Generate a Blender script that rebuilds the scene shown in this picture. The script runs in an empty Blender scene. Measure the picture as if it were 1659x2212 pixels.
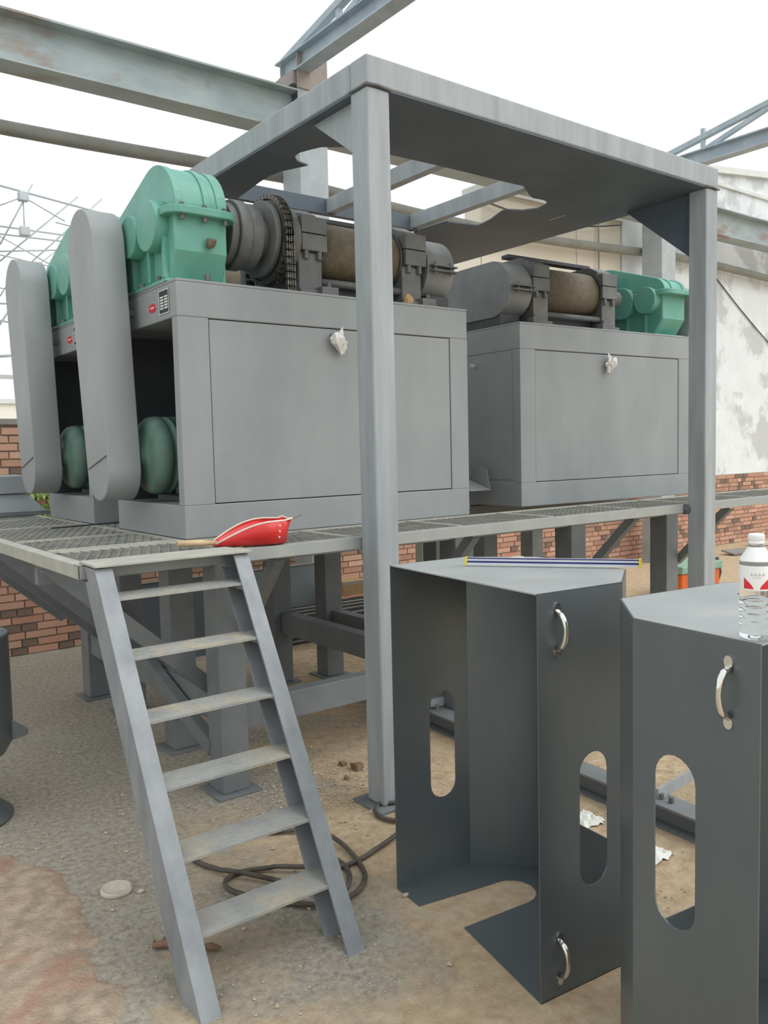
import bpy, math, random
from mathutils import Vector, Matrix, noise
from mathutils.geometry import tessellate_polygon
random.seed(7)
sc = bpy.context.scene
COL = sc.collection

# ------------------------------------------------------------------ camera
MR = ((0.7948697, -0.6063359, -0.0232158), (0.0637392, 0.0453869, 0.9969340), (0.6034231, 0.7939124, -0.0747240))
FPX = 1814.18
cam_d = bpy.data.cameras.new('camera')
cam = bpy.data.objects.new('camera', cam_d)
COL.objects.link(cam)
r, u, f = (Vector(v) for v in MR)
cam.matrix_world = Matrix(((r.x, u.x, -f.x, 0), (r.y, u.y, -f.y, 0), (r.z, u.z, -f.z, 1.6), (0, 0, 0, 1)))
cam_d.sensor_fit = 'VERTICAL'
cam_d.sensor_height = 36
cam_d.lens = 36 * FPX / 2212
cam_d.clip_end = 300
sc.camera = cam
sc.view_settings.view_transform = 'Standard'
sc.view_settings.look = 'None'
sc.view_settings.gamma = 1
sc.view_settings.use_curve_mapping = False
sc.view_settings.exposure = 0.0
# ------------------------------------------------------------------ world: bright overcast sky
wd = bpy.data.worlds.new('overcast')
sc.world = wd
wd.use_nodes = True
bg = wd.node_tree.nodes['Background']
bg.inputs[0].default_value = (0.93, 0.98, 1.0, 1)
bg.inputs[1].default_value = 1.1
sun_d = bpy.data.lights.new('sun', 'SUN')
sun_d.energy = 1.75
sun_d.angle = math.radians(60)
sun_d.color = (1.0, 0.99, 0.975)
sun = bpy.data.objects.new('sun', sun_d)
COL.objects.link(sun)
sun.rotation_euler = Vector((-0.5, 0.7, -1)).to_track_quat('-Z', 'Y').to_euler()


# ------------------------------------------------------------------ materials
def lin(c):
    return tuple((x / 12.92 if x <= 0.04045 else ((x + 0.055) / 1.055) ** 2.4) for x in (v / 255 for v in c))


def mat(name, c1, c2=None, rough=0.55, metal=0.0, scale=6.0, bump=0.0, bscale=60.0, stain=None, sscale=3.0, sthr=0.58, swid=0.12,
        stretch=(1, 1, 1), spec=0.4, det=5.0):
    m = bpy.data.materials.new(name)
    m.use_nodes = True
    nt = m.node_tree
    N, L = nt.nodes, nt.links
    b = N['Principled BSDF']
    b.inputs['Roughness'].default_value = rough
    b.inputs['Metallic'].default_value = metal
    b.inputs['Specular IOR Level'].default_value = spec
    tc = N.new('ShaderNodeTexCoord')
    mp = N.new('ShaderNodeMapping')
    mp.inputs['Scale'].default_value = stretch
    L.new(tc.outputs['Object'], mp.inputs[0])
    c2 = c2 or c1
    n = N.new('ShaderNodeTexNoise')
    n.inputs['Scale'].default_value = scale
    n.inputs['Detail'].default_value = det
    n.inputs['Roughness'].default_value = 0.6
    L.new(mp.outputs[0], n.inputs['Vector'])
    rp = N.new('ShaderNodeValToRGB')
    rp.color_ramp.elements[0].position = 0.33
    rp.color_ramp.elements[1].position = 0.67
    rp.color_ramp.elements[0].color = (*lin(c1), 1)
    rp.color_ramp.elements[1].color = (*lin(c2), 1)
    L.new(n.outputs[0], rp.inputs[0])
    out = rp.outputs[0]
    if stain:
        n2 = N.new('ShaderNodeTexNoise')
        n2.inputs['Scale'].default_value = sscale
        n2.inputs['Detail'].default_value = 8
        n2.inputs['Roughness'].default_value = 0.65
        L.new(mp.outputs[0], n2.inputs['Vector'])
        r2 = N.new('ShaderNodeValToRGB')
        r2.color_ramp.elements[0].position = sthr
        r2.color_ramp.elements[1].position = sthr + swid
        L.new(n2.outputs[0], r2.inputs[0])
        mx = N.new('ShaderNodeMix')
        mx.data_type = 'RGBA'
        L.new(r2.outputs[0], mx.inputs[0])
        L.new(out, mx.inputs[6])
        mx.inputs[7].default_value = (*lin(stain), 1)
        out = mx.outputs[2]
    L.new(out, b.inputs['Base Color'])
    if bump:
        n3 = N.new('ShaderNodeTexNoise')
        n3.inputs['Scale'].default_value = bscale
        n3.inputs['Detail'].default_value = 6
        L.new(tc.outputs['Object'], n3.inputs['Vector'])
        bp = N.new('ShaderNodeBump')
        bp.inputs['Strength'].default_value = bump
        bp.inputs['Distance'].default_value = 0.01
        L.new(n3.outputs[0], bp.inputs['Height'])
        L.new(bp.outputs[0], b.inputs['Normal'])
    return m


M = {}
M['grey'] = mat('grey_paint', (146, 150, 151), (158, 162, 162), 0.5, scale=3, stretch=(1, 1, .5), bump=.04, bscale=30)
M['grey_dusty'] = mat('grey_paint_dusty', (154, 157, 154), (170, 172, 167), 0.6, scale=5, stain=(178, 165, 140), sscale=4, sthr=.6)
M['frame'] = mat('galvanised_steel', (146, 152, 155), (170, 176, 179), 0.45, scale=5, stretch=(2, 2, .25), stain=(196, 190, 172), sscale=1.7, sthr=.68, spec=.5)
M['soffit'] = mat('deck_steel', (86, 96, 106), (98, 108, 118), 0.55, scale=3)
M['iron'] = mat('dark_cast_iron', (96, 98, 97), (118, 119, 116), 0.5, scale=9, stain=(120, 110, 96), sscale=5, sthr=.62, spec=.5)
M['black_iron'] = mat('black_iron', (62, 64, 66), (80, 82, 83), 0.45, scale=9)
M['chain'] = mat('oiled_chain_steel', (70, 68, 64), (128, 122, 112), 0.35, metal=.5, scale=40)
M['green'] = mat('green_enamel', (96, 160, 142), (114, 176, 159), 0.4, scale=5, stain=(150, 190, 172), sscale=6, sthr=.66, spec=.55)
M['motor'] = mat('motor_green', (88, 120, 108), (112, 140, 126), 0.5, scale=8, stain=(120, 112, 96), sscale=7, sthr=.55)
M['roller'] = mat('rusty_roller', (108, 99, 82), (130, 118, 97), 0.55, scale=30, stain=(116, 84, 62), sscale=4, sthr=.58, bump=.5, bscale=140)
nt_ = M['roller'].node_tree
wv = nt_.nodes.new('ShaderNodeTexWave')
wv.wave_type = 'BANDS'
wv.bands_direction = 'DIAGONAL'
wv.inputs['Scale'].default_value = 48
wv.inputs['Distortion'].default_value = .4
nt_.links.new(nt_.nodes['Texture Coordinate'].outputs['Object'], wv.inputs['Vector'])
bw = nt_.nodes.new('ShaderNodeBump')
bw.inputs['Strength'].default_value = .5
bw.inputs['Distance'].default_value = .006
nt_.links.new(wv.outputs['Color'], bw.inputs['Height'])
nt_.links.new(bw.outputs[0], nt_.nodes['Principled BSDF'].inputs['Normal'])
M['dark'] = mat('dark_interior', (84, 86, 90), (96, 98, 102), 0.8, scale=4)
M['ladder'] = mat('ladder_steel', (122, 127, 131), (150, 154, 157), 0.42, scale=9, stretch=(1, 1, .4), spec=.55)
M['tread'] = mat('dusty_tread', (150, 152, 150), (168, 168, 162), 0.65, scale=12, stain=(190, 176, 150), sscale=5, sthr=.5, swid=.25, bump=.25, bscale=90)
M['mesh'] = mat('expanded_mesh', (128, 130, 126), (160, 160, 152), 0.55, scale=12)
M['bar'] = mat('dusty_bar', (168, 168, 160), (186, 184, 172), 0.6, scale=10)
M['leg'] = mat('leg_paint', (112, 117, 119), (128, 132, 133), 0.55, scale=4, stain=(150, 140, 122), sscale=5, sthr=.68)
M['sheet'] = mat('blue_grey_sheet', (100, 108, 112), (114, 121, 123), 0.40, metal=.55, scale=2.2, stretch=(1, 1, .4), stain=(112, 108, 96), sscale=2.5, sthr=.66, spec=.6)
M['sheet_toplit'] = mat('toplit_sheet', (150, 154, 154), (170, 173, 171), 0.5, scale=3, stain=(176, 172, 160), sscale=3, sthr=.6)  # lighter copy of the sheet: sky light on up-facing plates put into the colour
M['guard'] = mat('gear_guard_paint', (120, 123, 123), (138, 140, 139), 0.42, scale=6)
M['bagfilm'] = mat('bag_film', (205, 203, 196), (226, 224, 218), 0.25, scale=40, spec=.7)
M['chrome'] = mat('chrome', (225, 222, 215), (240, 238, 232), 0.12, metal=1.0, scale=20)
M['beam'] = mat('crane_beam_paint', (150, 162, 164), (172, 182, 182), 0.55, scale=4, stain=(150, 134, 122), sscale=2.2, sthr=.55, stretch=(.6, 1, 1.5))
M['column'] = mat('column_paint', (160, 168, 170), (180, 186, 188), 0.55, scale=5, stain=(140, 130, 122), sscale=4, sthr=.7)
M['rustplate'] = mat('rusty_plate', (150, 140, 134), (164, 154, 148), 0.7, scale=8)
M['truss'] = mat('truss_paint', (160, 174, 184), (182, 194, 202), 0.5, scale=5)
M['pipe'] = mat('old_pipe', (128, 128, 122), (146, 145, 136), 0.6, scale=4)
M['spaceframe'] = mat('space_frame_paint', (176, 186, 188), (192, 200, 202), 0.6)
M['plaster'] = mat('white_plaster', (222, 226, 228), (234, 238, 240), 0.85, scale=2.4, stain=(198, 201, 201), sscale=1.3, sthr=.5, swid=.07, bump=.2, bscale=12)
M['beige'] = mat('beige_render', (222, 214, 198), (232, 225, 211), 0.85, scale=1.4, stretch=(1, 1, .3))
M['parapet'] = mat('parapet_concrete', (210, 212, 208), (224, 226, 222), 0.85, scale=3)
M['mortar'] = mat('mortar', (150, 134, 116), (176, 160, 142), 0.9, scale=8, bump=.4, bscale=40)
M['coping'] = mat('coping', (128, 124, 118), (146, 142, 136), 0.9, scale=6)
M['wood'] = mat('wood', (196, 168, 128), (216, 190, 152), 0.6, scale=20, stretch=(1, 6, 6))
M['red'] = mat('red_enamel', (204, 40, 42), (222, 54, 52), 0.35, scale=8, spec=.55)
M['cream'] = mat('worn_cream_edge', (220, 206, 190), (232, 222, 208), 0.5)
M['cable'] = mat('black_cable', (74, 68, 62), (100, 92, 82), 0.6, scale=16)
M['white'] = mat('white_plastic', (240, 240, 238), (246, 246, 244), 0.4)
M['labelred'] = mat('label_red', (214, 44, 56), (222, 58, 68), 0.4)
M['labelgrey'] = mat('label_grey', (170, 172, 176), (180, 182, 186), 0.4)
M['alu'] = mat('aluminium', (206, 208, 210), (218, 220, 222), 0.35, scale=8, spec=.6)
M['navy'] = mat('navy_stripe', (44, 44, 108), (52, 50, 118), 0.45)
M['yellow'] = mat('yellow_cap', (226, 206, 44), (232, 214, 60), 0.45)
M['orange'] = mat('orange_paint', (214, 98, 42), (226, 112, 52), 0.45)
M['teal'] = mat('pale_green_paint', (130, 164, 142), (146, 176, 156), 0.5)
M['card'] = mat('cardboard', (178, 146, 104), (194, 162, 118), 0.85, scale=9)
M['wire'] = mat('wire', (150, 150, 148), (170, 170, 166), 0.4)
M['pale'] = mat('pale_post', (186, 190, 166), (196, 199, 178), 0.7)
M['plateblack'] = mat('plate_black', (44, 44, 46), (54, 54, 56), 0.4)
M['plateline'] = mat('plate_silver', (216, 216, 212), (228, 228, 224), 0.4)
M['stone'] = mat('pebble', (172, 158, 138), (200, 188, 168), 0.9, scale=20)
M['sand'] = mat('sand_spill', (150, 134, 116), (192, 172, 150), 0.95, scale=16, stain=(166, 132, 112), sscale=5, sthr=.5, swid=.15, bump=1.0, bscale=90, det=10)
M['paper'] = mat('crumpled_paper', (214, 216, 206), (228, 228, 220), 0.8, scale=14)
M['lime'] = mat('lime_paste', (176, 168, 152), (206, 198, 184), 0.9, scale=12)
M['twig'] = mat('rusty_scrap', (118, 94, 76), (140, 114, 92), 0.9, scale=20)
M['leaf'] = mat('leaf', (128, 162, 84), (172, 196, 120), 0.7, scale=10)
M['leafdark'] = mat('leaf_dark', (66, 98, 58), (90, 122, 72), 0.7, scale=10)
M['far'] = mat('far_building', (236, 232, 216), (242, 238, 226), 0.9, scale=1)
M['hopper'] = mat('hopper_paint', (150, 156, 158), (164, 170, 172), 0.5, scale=3)


def glass(name, c, rough=0.05, alpha=0.3):
    m = bpy.data.materials.new(name)
    m.use_nodes = True
    nt = m.node_tree
    b = nt.nodes['Principled BSDF']
    tc = nt.nodes.new('ShaderNodeTexCoord')
    n = nt.nodes.new('ShaderNodeTexNoise')
    n.inputs['Scale'].default_value = 9
    nt.links.new(tc.outputs['Object'], n.inputs['Vector'])
    rp = nt.nodes.new('ShaderNodeValToRGB')
    rp.color_ramp.elements[0].color = (*lin(c), 1)
    rp.color_ramp.elements[1].color = (*(min(1, x * 1.05) for x in lin(c)), 1)
    nt.links.new(n.outputs[0], rp.inputs[0])
    nt.links.new(rp.outputs[0], b.inputs['Base Color'])
    b.inputs['Roughness'].default_value = rough
    b.inputs['Transmission Weight'].default_value = 1 - alpha
    b.inputs['IOR'].default_value = 1.2
    return m


M['bottle'] = glass('clear_bottle', (246, 250, 250), .06, .12)
M['film'] = glass('clear_film', (238, 236, 230), .25, .45)


def brick_mat():
    m = bpy.data.materials.new('red_brick')
    m.use_nodes = True
    nt = m.node_tree
    N, L = nt.nodes, nt.links
    b = N['Principled BSDF']
    b.inputs['Roughness'].default_value = .9
    oi = N.new('ShaderNodeObjectInfo')
    ge = N.new('ShaderNodeNewGeometry')
    ad = N.new('ShaderNodeMath')
    ad.operation = 'ADD'
    fr = N.new('ShaderNodeMath')
    fr.operation = 'FRACT'
    L.new(oi.outputs['Random'], ad.inputs[0])
    L.new(ge.outputs['Random Per Island'], ad.inputs[1])
    L.new(ad.outputs[0], fr.inputs[0])
    rp = N.new('ShaderNodeValToRGB')
    cs = [(0, (158, 122, 106)), (.25, (190, 140, 118)), (.5, (204, 156, 132)), (.75, (186, 132, 110)), (1, (210, 170, 148))]
    e = rp.color_ramp.elements
    while len(e) < len(cs):
        e.new(.5)
    for el, (p, c) in zip(e, cs):
        el.position = p
        el.color = (*lin(c), 1)
    L.new(fr.outputs[0], rp.inputs[0])
    tc = N.new('ShaderNodeTexCoord')
    n = N.new('ShaderNodeTexNoise')
    n.inputs['Scale'].default_value = 14
    n.inputs['Detail'].default_value = 6
    L.new(ge.outputs['Position'], n.inputs['Vector'])
    r2 = N.new('ShaderNodeValToRGB')
    r2.color_ramp.elements[0].position = .42
    r2.color_ramp.elements[1].position = .75
    r2.color_ramp.elements[1].color = (.55, .55, .55, 1)
    L.new(n.outputs[0], r2.inputs[0])
    mx = N.new('ShaderNodeMix')
    mx.data_type = 'RGBA'
    L.new(r2.outputs[0], mx.inputs[0])
    L.new(rp.outputs[0], mx.inputs[6])
    mx.inputs[7].default_value = (*lin((176, 160, 140)), 1)
    L.new(mx.outputs[2], b.inputs['Base Color'])
    return m


M['brick'] = brick_mat()
M['brickdark'] = mat('burnt_header_brick', (112, 98, 88), (134, 112, 98), 0.9, scale=14)


def ground_mat():
    m = bpy.data.materials.new('yard_ground')
    m.use_nodes = True
    nt = m.node_tree
    N, L = nt.nodes, nt.links
    b = N['Principled BSDF']
    b.inputs['Roughness'].default_value = .95
    b.inputs['Specular IOR Level'].default_value = .15
    tc = N.new('ShaderNodeTexCoord')

    def nz(s, d, rr=.6):
        n = N.new('ShaderNodeTexNoise')
        n.inputs['Scale'].default_value = s
        n.inputs['Detail'].default_value = d
        n.inputs['Roughness'].default_value = rr
        L.new(tc.outputs['Object'], n.inputs['Vector'])
        return n

    def ramp(src, stops):
        rp = N.new('ShaderNodeValToRGB')
        e = rp.color_ramp.elements
        while len(e) < len(stops):
            e.new(.5)
        for el, (p, c) in zip(e, stops):
            el.position = p
            el.color = (*(lin(c) if c[0] > 1 else c), 1)
        L.new(src, rp.inputs[0])
        return rp

    gravel = ramp(nz(38, 8, .75).outputs[0], [(.28, (122, 115, 104)), (.46, (162, 154, 140)), (.6, (184, 176, 162)), (.76, (212, 205, 193))])
    sand = ramp(nz(16, 8, .7).outputs[0], [(.3, (172, 148, 120)), (.55, (200, 178, 148)), (.75, (218, 202, 176))])
    # sandy dust lies to the right (+X, -Y) of the yard, grey gravel to the left
    sp = N.new('ShaderNodeSeparateXYZ')
    L.new(tc.outputs['Object'], sp.inputs[0])
    m1 = N.new('ShaderNodeMath')
    m1.operation = 'MULTIPLY_ADD'
    L.new(sp.outputs[0], m1.inputs[0])
    m1.inputs[1].default_value = .42
    m1.inputs[2].default_value = -.08
    m2 = N.new('ShaderNodeMath')
    m2.operation = 'MULTIPLY_ADD'
    L.new(sp.outputs[1], m2.inputs[0])
    m2.inputs[1].default_value = -.20
    L.new(m1.outputs[0], m2.inputs[2])
    m3 = N.new('ShaderNodeMath')
    m3.operation = 'MULTIPLY_ADD'
    L.new(nz(1.6, 5).outputs[0], m3.inputs[0])
    m3.inputs[1].default_value = 1.7
    L.new(m2.outputs[0], m3.inputs[2])
    msk = ramp(m3.outputs[0], [(.75, (0, 0, 0)), (1.0, (1, 1, 1))])
    mx = N.new('ShaderNodeMix')
    mx.data_type = 'RGBA'
    L.new(msk.outputs[0], mx.inputs[0])
    L.new(gravel.outputs[0], mx.inputs[6])
    L.new(sand.outputs[0], mx.inputs[7])
    st = ramp(nz(2.6, 7, .7).outputs[0], [(.56, (0, 0, 0)), (.68, (.6, .6, .6))])
    mx2 = N.new('ShaderNodeMix')
    mx2.data_type = 'RGBA'
    L.new(st.outputs[0], mx2.inputs[0])
    L.new(mx.outputs[2], mx2.inputs[6])
    mx2.inputs[7].default_value = (*lin((186, 180, 166)), 1)
    L.new(mx2.outputs[2], b.inputs['Base Color'])
    bp = N.new('ShaderNodeBump')
    bp.inputs['Strength'].default_value = .8
    bp.inputs['Distance'].default_value = .012
    L.new(nz(44, 9, .7).outputs[0], bp.inputs['Height'])
    L.new(bp.outputs[0], b.inputs['Normal'])
    return m


M['ground'] = ground_mat()

# ------------------------------------------------------------------ mesh helpers
ORG = {}


def V(*a):
    return Vector(a)


class MB:
    def __init__(s):
        s.v, s.f, s.sm = [], [], []

    def add(s, vs, fs, smooth=False):
        k = len(s.v)
        s.v += [Vector(p) for p in vs]
        s.f += [tuple(i + k for i in q) for q in fs]
        s.sm += [smooth] * len(fs)
        return s

    def box(s, x0, x1, y0, y1, z0, z1):
        return s.add([(x0, y0, z0), (x1, y0, z0), (x1, y1, z0), (x0, y1, z0), (x0, y0, z1), (x1, y0, z1), (x1, y1, z1), (x0, y1, z1)],
                     [(0, 3, 2, 1), (4, 5, 6, 7), (0, 1, 5, 4), (1, 2, 6, 5), (2, 3, 7, 6), (3, 0, 4, 7)])

    def prism(s, pts, ext):
        n = len(pts)
        p = [Vector(q) for q in pts]
        e = Vector(ext)
        nrm = Vector((0, 0, 0))
        for i in range(n):
            nrm += p[i].cross(p[(i + 1) % n])
        if nrm.dot(e) < 0:
            p.reverse()
        return s.add(p + [q + e for q in p], [tuple(range(n - 1, -1, -1)), tuple(range(n, 2 * n))] + [(i, (i + 1) % n, n + (i + 1) % n, n + i) for i in range(n)])

    def bar(s, p, q, w, h, up=(0, 0, 1), off=(0, 0)):
        p, q = Vector(p), Vector(q)
        d = (q - p).normalized()
        a = d.cross(Vector(up)).normalized()
        b = a.cross(d)
        c = a * off[0] + b * off[1]
        pts = [p + c + a * w / 2 * i + b * h / 2 * j for i, j in ((-1, -1), (1, -1), (1, 1), (-1, 1))]
        return s.prism(pts, q - p)

    def section(s, prof, p, q, a, b):
        """extrude a 2-D profile (along vectors a, b) from p to q"""
        p, q, a, b = Vector(p), Vector(q), Vector(a), Vector(b)
        return s.prism([p + a * i + b * j for i, j in prof], q - p)

    def cyl(s, p, q, r, n=24, r2=None, cap=True):
        p, q = Vector(p), Vector(q)
        d = (q - p).normalized()
        a = d.orthogonal().normalized()
        b = d.cross(a)
        r2 = r if r2 is None else r2
        k = len(s.v)
        for c, rr in ((p, r), (q, r2)):
            s.v += [c + (a * math.cos(t) + b * math.sin(t)) * rr for t in (2 * math.pi * i / n for i in range(n))]
        s.f += [(k + i, k + (i + 1) % n, k + n + (i + 1) % n, k + n + i) for i in range(n)]
        s.sm += [True] * n
        if cap:
            s.f += [tuple(range(k + n - 1, k - 1, -1)), tuple(range(k + n, k + 2 * n))]
            s.sm += [False, False]
        return s

    def lathe(s, prof, c, axis=(0, 0, 1), n=24):
        c, d = Vector(c), Vector(axis).normalized()
        a = d.orthogonal().normalized()
        b = d.cross(a)
        k = len(s.v)
        for rr, z in prof:
            s.v += [c + d * z + (a * math.cos(t) + b * math.sin(t)) * rr for t in (2 * math.pi * i / n for i in range(n))]
        for j in range(len(prof) - 1):
            for i in range(n):
                s.f.append((k + j * n + i, k + j * n + (i + 1) % n, k + (j + 1) * n + (i + 1) % n, k + (j + 1) * n + i))
                s.sm.append(True)
        return s

    def tube(s, path, r, n=8, closed=False):
        P = [Vector(p) for p in path]
        k = len(s.v)
        m = len(P)
        up = None
        for i, p in enumerate(P):
            t = (P[min(i + 1, m - 1)] - P[max(i - 1, 0)]).normalized()
            if up is None:
                up = t.orthogonal().normalized()
            up = (up - t * up.dot(t)).normalized()
            b = t.cross(up)
            rr = r[i] if isinstance(r, (list, tuple)) else r
            s.v += [p + (up * math.cos(w) + b * math.sin(w)) * rr for w in (2 * math.pi * j / n for j in range(n))]
        for i in range(m - 1):
            for j in range(n):
                s.f.append((k + i * n + j, k + i * n + (j + 1) % n, k + (i + 1) * n + (j + 1) % n, k + (i + 1) * n + j))
                s.sm.append(True)
        s.f += [tuple(range(k + n - 1, k - 1, -1)), tuple(range(k + (m - 1) * n, k + m * n))]
        s.sm += [False, False]
        return s

    def plate(s, outer, holes, o, a, b, thick):
        """flat plate with holes: 2-D loops on vectors a, b from o, given a thickness vector"""
        o, a, b, th = Vector(o), Vector(a), Vector(b), Vector(thick)
        loops = [list(outer)] + [list(h) for h in holes]
        tri = tessellate_polygon([[Vector((x, y, 0)) for x, y in l] for l in loops])
        flat = [p for l in loops for p in l]
        n = len(flat)
        P = [o + a * x + b * y for x, y in flat]
        fs = []
        up = a.cross(b).dot(th) > 0
        for t in tri:
            x0, x1, x2 = (Vector((*flat[i], 0)) for i in t)
            ccw = (x1 - x0).cross(x2 - x0).z > 0
            t = t if ccw else t[::-1]
            top = t if up else t[::-1]
            fs.append(tuple(i + n for i in top))
            fs.append(tuple(top[::-1]))
        k = 0
        for l in loops:
            m = len(l)
            for i in range(m):
                j = (i + 1) % m
                fs.append((k + i, k + j, k + j + n, k + i + n))
            k += m
        return s.add(P + [p + th for p in P], fs)

    def build(s, name, m, parent=None, bevel=0.0, segs=2, smooth=None):
        o3 = ORG.get(parent.name) if parent else None
        o3 = o3 or Vector((0, 0, 0))
        me = bpy.data.meshes.new(name)
        me.from_pydata([p - o3 for p in s.v], [], s.f)
        me.polygons.foreach_set('use_smooth', s.sm)
        me.validate()
        me.materials.append(M[m] if isinstance(m, str) else m)
        ob = bpy.data.objects.new(name, me)
        COL.objects.link(ob)
        if parent:
            ob.parent = parent
        ORG[ob.name] = o3
        if bevel:
            bv = ob.modifiers.new('bevel', 'BEVEL')
            bv.width = bevel
            bv.segments = segs
            bv.limit_method = 'ANGLE'
            bv.angle_limit = math.radians(40)
        return ob


def thing(name, label, cat, loc=(0, 0, 0), group=None):
    o = bpy.data.objects.new(name, None)
    COL.objects.link(o)
    o.empty_display_size = .1
    o.location = loc
    ORG[o.name] = Vector(loc)
    tag(o, label, cat, group)
    return o


def tag(o, label, cat, group=None, kind=None):
    if label:
        o['label'] = label
    if cat:
        o['category'] = cat
    if group:
        o['group'] = group
    if kind:
        o['kind'] = kind
    return o


def kind(o, k):
    o['kind'] = k
    return o


def copy_tree(o, parent=None):
    c = o.copy()
    COL.objects.link(c)
    c.parent = parent
    for ch in list(o.children):
        copy_tree(ch, c)
    return c


def stadium(cx, cy, r, half, n=10, vert=True):
    """rounded slot outline, ccw"""
    pts = []
    for i in range(n + 1):
        t = math.pi * i / n
        pts.append((cx + r * math.cos(t), cy + half + r * math.sin(t)))
    for i in range(n + 1):
        t = math.pi + math.pi * i / n
        pts.append((cx + r * math.cos(t), cy - half + r * math.sin(t)))
    return pts


def hull2(c1, r1, c2, r2, n=14):
    """outline of the convex hull of two circles in 2-D, ccw, starting on circle 1"""
    dx, dy = c2[0] - c1[0], c2[1] - c1[1]
    d = math.hypot(dx, dy)
    base = math.atan2(dy, dx)
    a = math.acos((r1 - r2) / d)
    pts = []
    for i in range(n + 1):
        t = base + a + (2 * math.pi - 2 * a) * i / n
        pts.append((c1[0] + r1 * math.cos(t), c1[1] + r1 * math.sin(t)))
    for i in range(n + 1):
        t = base - a + 2 * a * i / n
        pts.append((c2[0] + r2 * math.cos(t), c2[1] + r2 * math.sin(t)))
    return pts


def bolt(p, q, r, parent, m='iron'):
    k = MB()
    hexbolt(k, p, q, r)
    return k.build('bolt', m, parent)


def hexbolt(mb, p, q, r):
    mb.cyl(p, q, r, 6)
    mb.sm[-8:] = [False] * 8


# ================================================================== SETTING
g = MB()
n = 60
g.add([(-30, -25, 0), (45, -25, 0), (45, 45, 0), (-30, 45, 0)], [(0, 1, 2, 3)])
fl = g.build('floor', 'ground')
tag(fl, 'grey gravelly yard ground turning to tan sandy dust', None, kind='structure')

# ---- brick wall along the back
WY = 7.15
wall = MB().box(-3, 6.3, WY, WY + .24, 0, 1.86).box(6.3, 16.5, WY, WY + .24, 0, 1.085).build('wall_back', 'mortar')
tag(wall, 'weathered red brick wall running behind the machine platform', None, kind='structure')


def px(p):
    w = Vector(p) - Vector((0, 0, 1.6))
    z = f.dot(w)
    return 829.5 + FPX * r.dot(w) / z, 1106 - FPX * u.dot(w) / z, z


WIN = [(-5, 170, 1225, 1425), (0, 45, 900, 1035), (255, 330, 1215, 1330), (640, 670, 1195, 1240), (735, 795, 1185, 1275), (965, 1003, 1150, 1212),
       (1090, 1128, 1140, 1212), (1160, 1212, 1130, 1210), (1285, 1415, 1115, 1212), (1460, 1490, 1110, 1205), (1540, 1662, 1020, 1182)]
bl = {}
for nm, w in (('s', .235), ('h', .112)):
    for q in range(2):
        dy = .014 + .004 * q
        k = MB().box(0, w, -dy, .02, 0, .052)
        me = bpy.data.meshes.new('brick')
        me.from_pydata(k.v, [], k.f)
        me.materials.append(M['brick'] if nm == 's' or q == 0 else M['brickdark'])
        bl[nm, q] = me
cand = []
for row in range(29):
    z = .006 + row * .0635
    x = 0.9 + (.06 if row % 2 else 0) + random.uniform(-.02, .02)
    while x < 14.6:
        hd = (random.random() < .5) if row % 2 else (random.random() < .36)
        w = .112 if hd else .235
        zm = 1.84 if x + w < 6.28 else 1.075
        if z + .052 < zm:
            X, Y, D = px((x + w / 2, WY, z + .03))
            vis = any(a < X < c and b < Y < d for a, c, b, d in WIN)
            cand.append((not vis, D, x, z, hd, random.randrange(2)))
        x += w + .011
cand.sort()
rest = MB()
for i, (nv, D, x, z, hd, q) in enumerate(cand):
    if i < 300 and not nv:
        b_ = bpy.data.objects.new('brick', bl['h' if hd else 's', q])
        COL.objects.link(b_)
        b_.parent = wall
        b_.location = (x, WY + random.uniform(-.003, .003), z)
    else:
        rest.box(x, x + (.112 if hd else .235), WY - .014, WY + .02, z, z + .052)
kind(rest.build('brick_courses', 'brick', wall), 'stuff')
MB().box(-3, 6.3, WY - .03, WY + .27, 1.86, 1.91).build('coping', 'coping', wall, .005)

# ---- plaster building on top of the brick plinth
pw = MB()
pw.prism([(9.55, WY + .005, 1.085), (16.5, WY + .005, 1.085), (16.5, WY + .005, 6.12), (9.55, WY + .005, 5.32)], (0, .3, 0))
pl = pw.build('wall_right', 'plaster')
tag(pl, 'tall white plaster wall with flaking grey patches above brick plinth', None, kind='structure')
MB().box(9.55, 16.5, WY - .03, WY + .01, 5.4, 5.45).build('ledge', 'parapet', pl)
cp = MB()
cp.prism([(9.5, WY - .06, 5.31), (16.5, WY - .06, 6.11), (16.5, WY - .06, 6.2), (9.5, WY - .06, 5.4)], (0, .42, 0))
cp.build('parapet', 'parapet', pl)
bx_ = [6.32, 6.95, 8.63, 9.07, 9.54]
for i in range(4):
    MB().box(bx_[i] + .006, bx_[i + 1] - .006, WY + .02, WY + .3, 1.085, 4.12 if i == 0 else 4.55).build('wall_panel', 'beige', pl, .006)
MB().box(6.94, 9.56, WY - .02, WY + .32, 4.55, 4.62).build('panel_coping', 'parapet', pl)
for x in (9.02,):
    MB().tube([(x, WY - .02, 4.5), (x - .01, WY - .04, 3.0), (x + .02, WY - .02, 1.4)], .01, 6).build('downpipe', 'pipe', pl)


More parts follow.
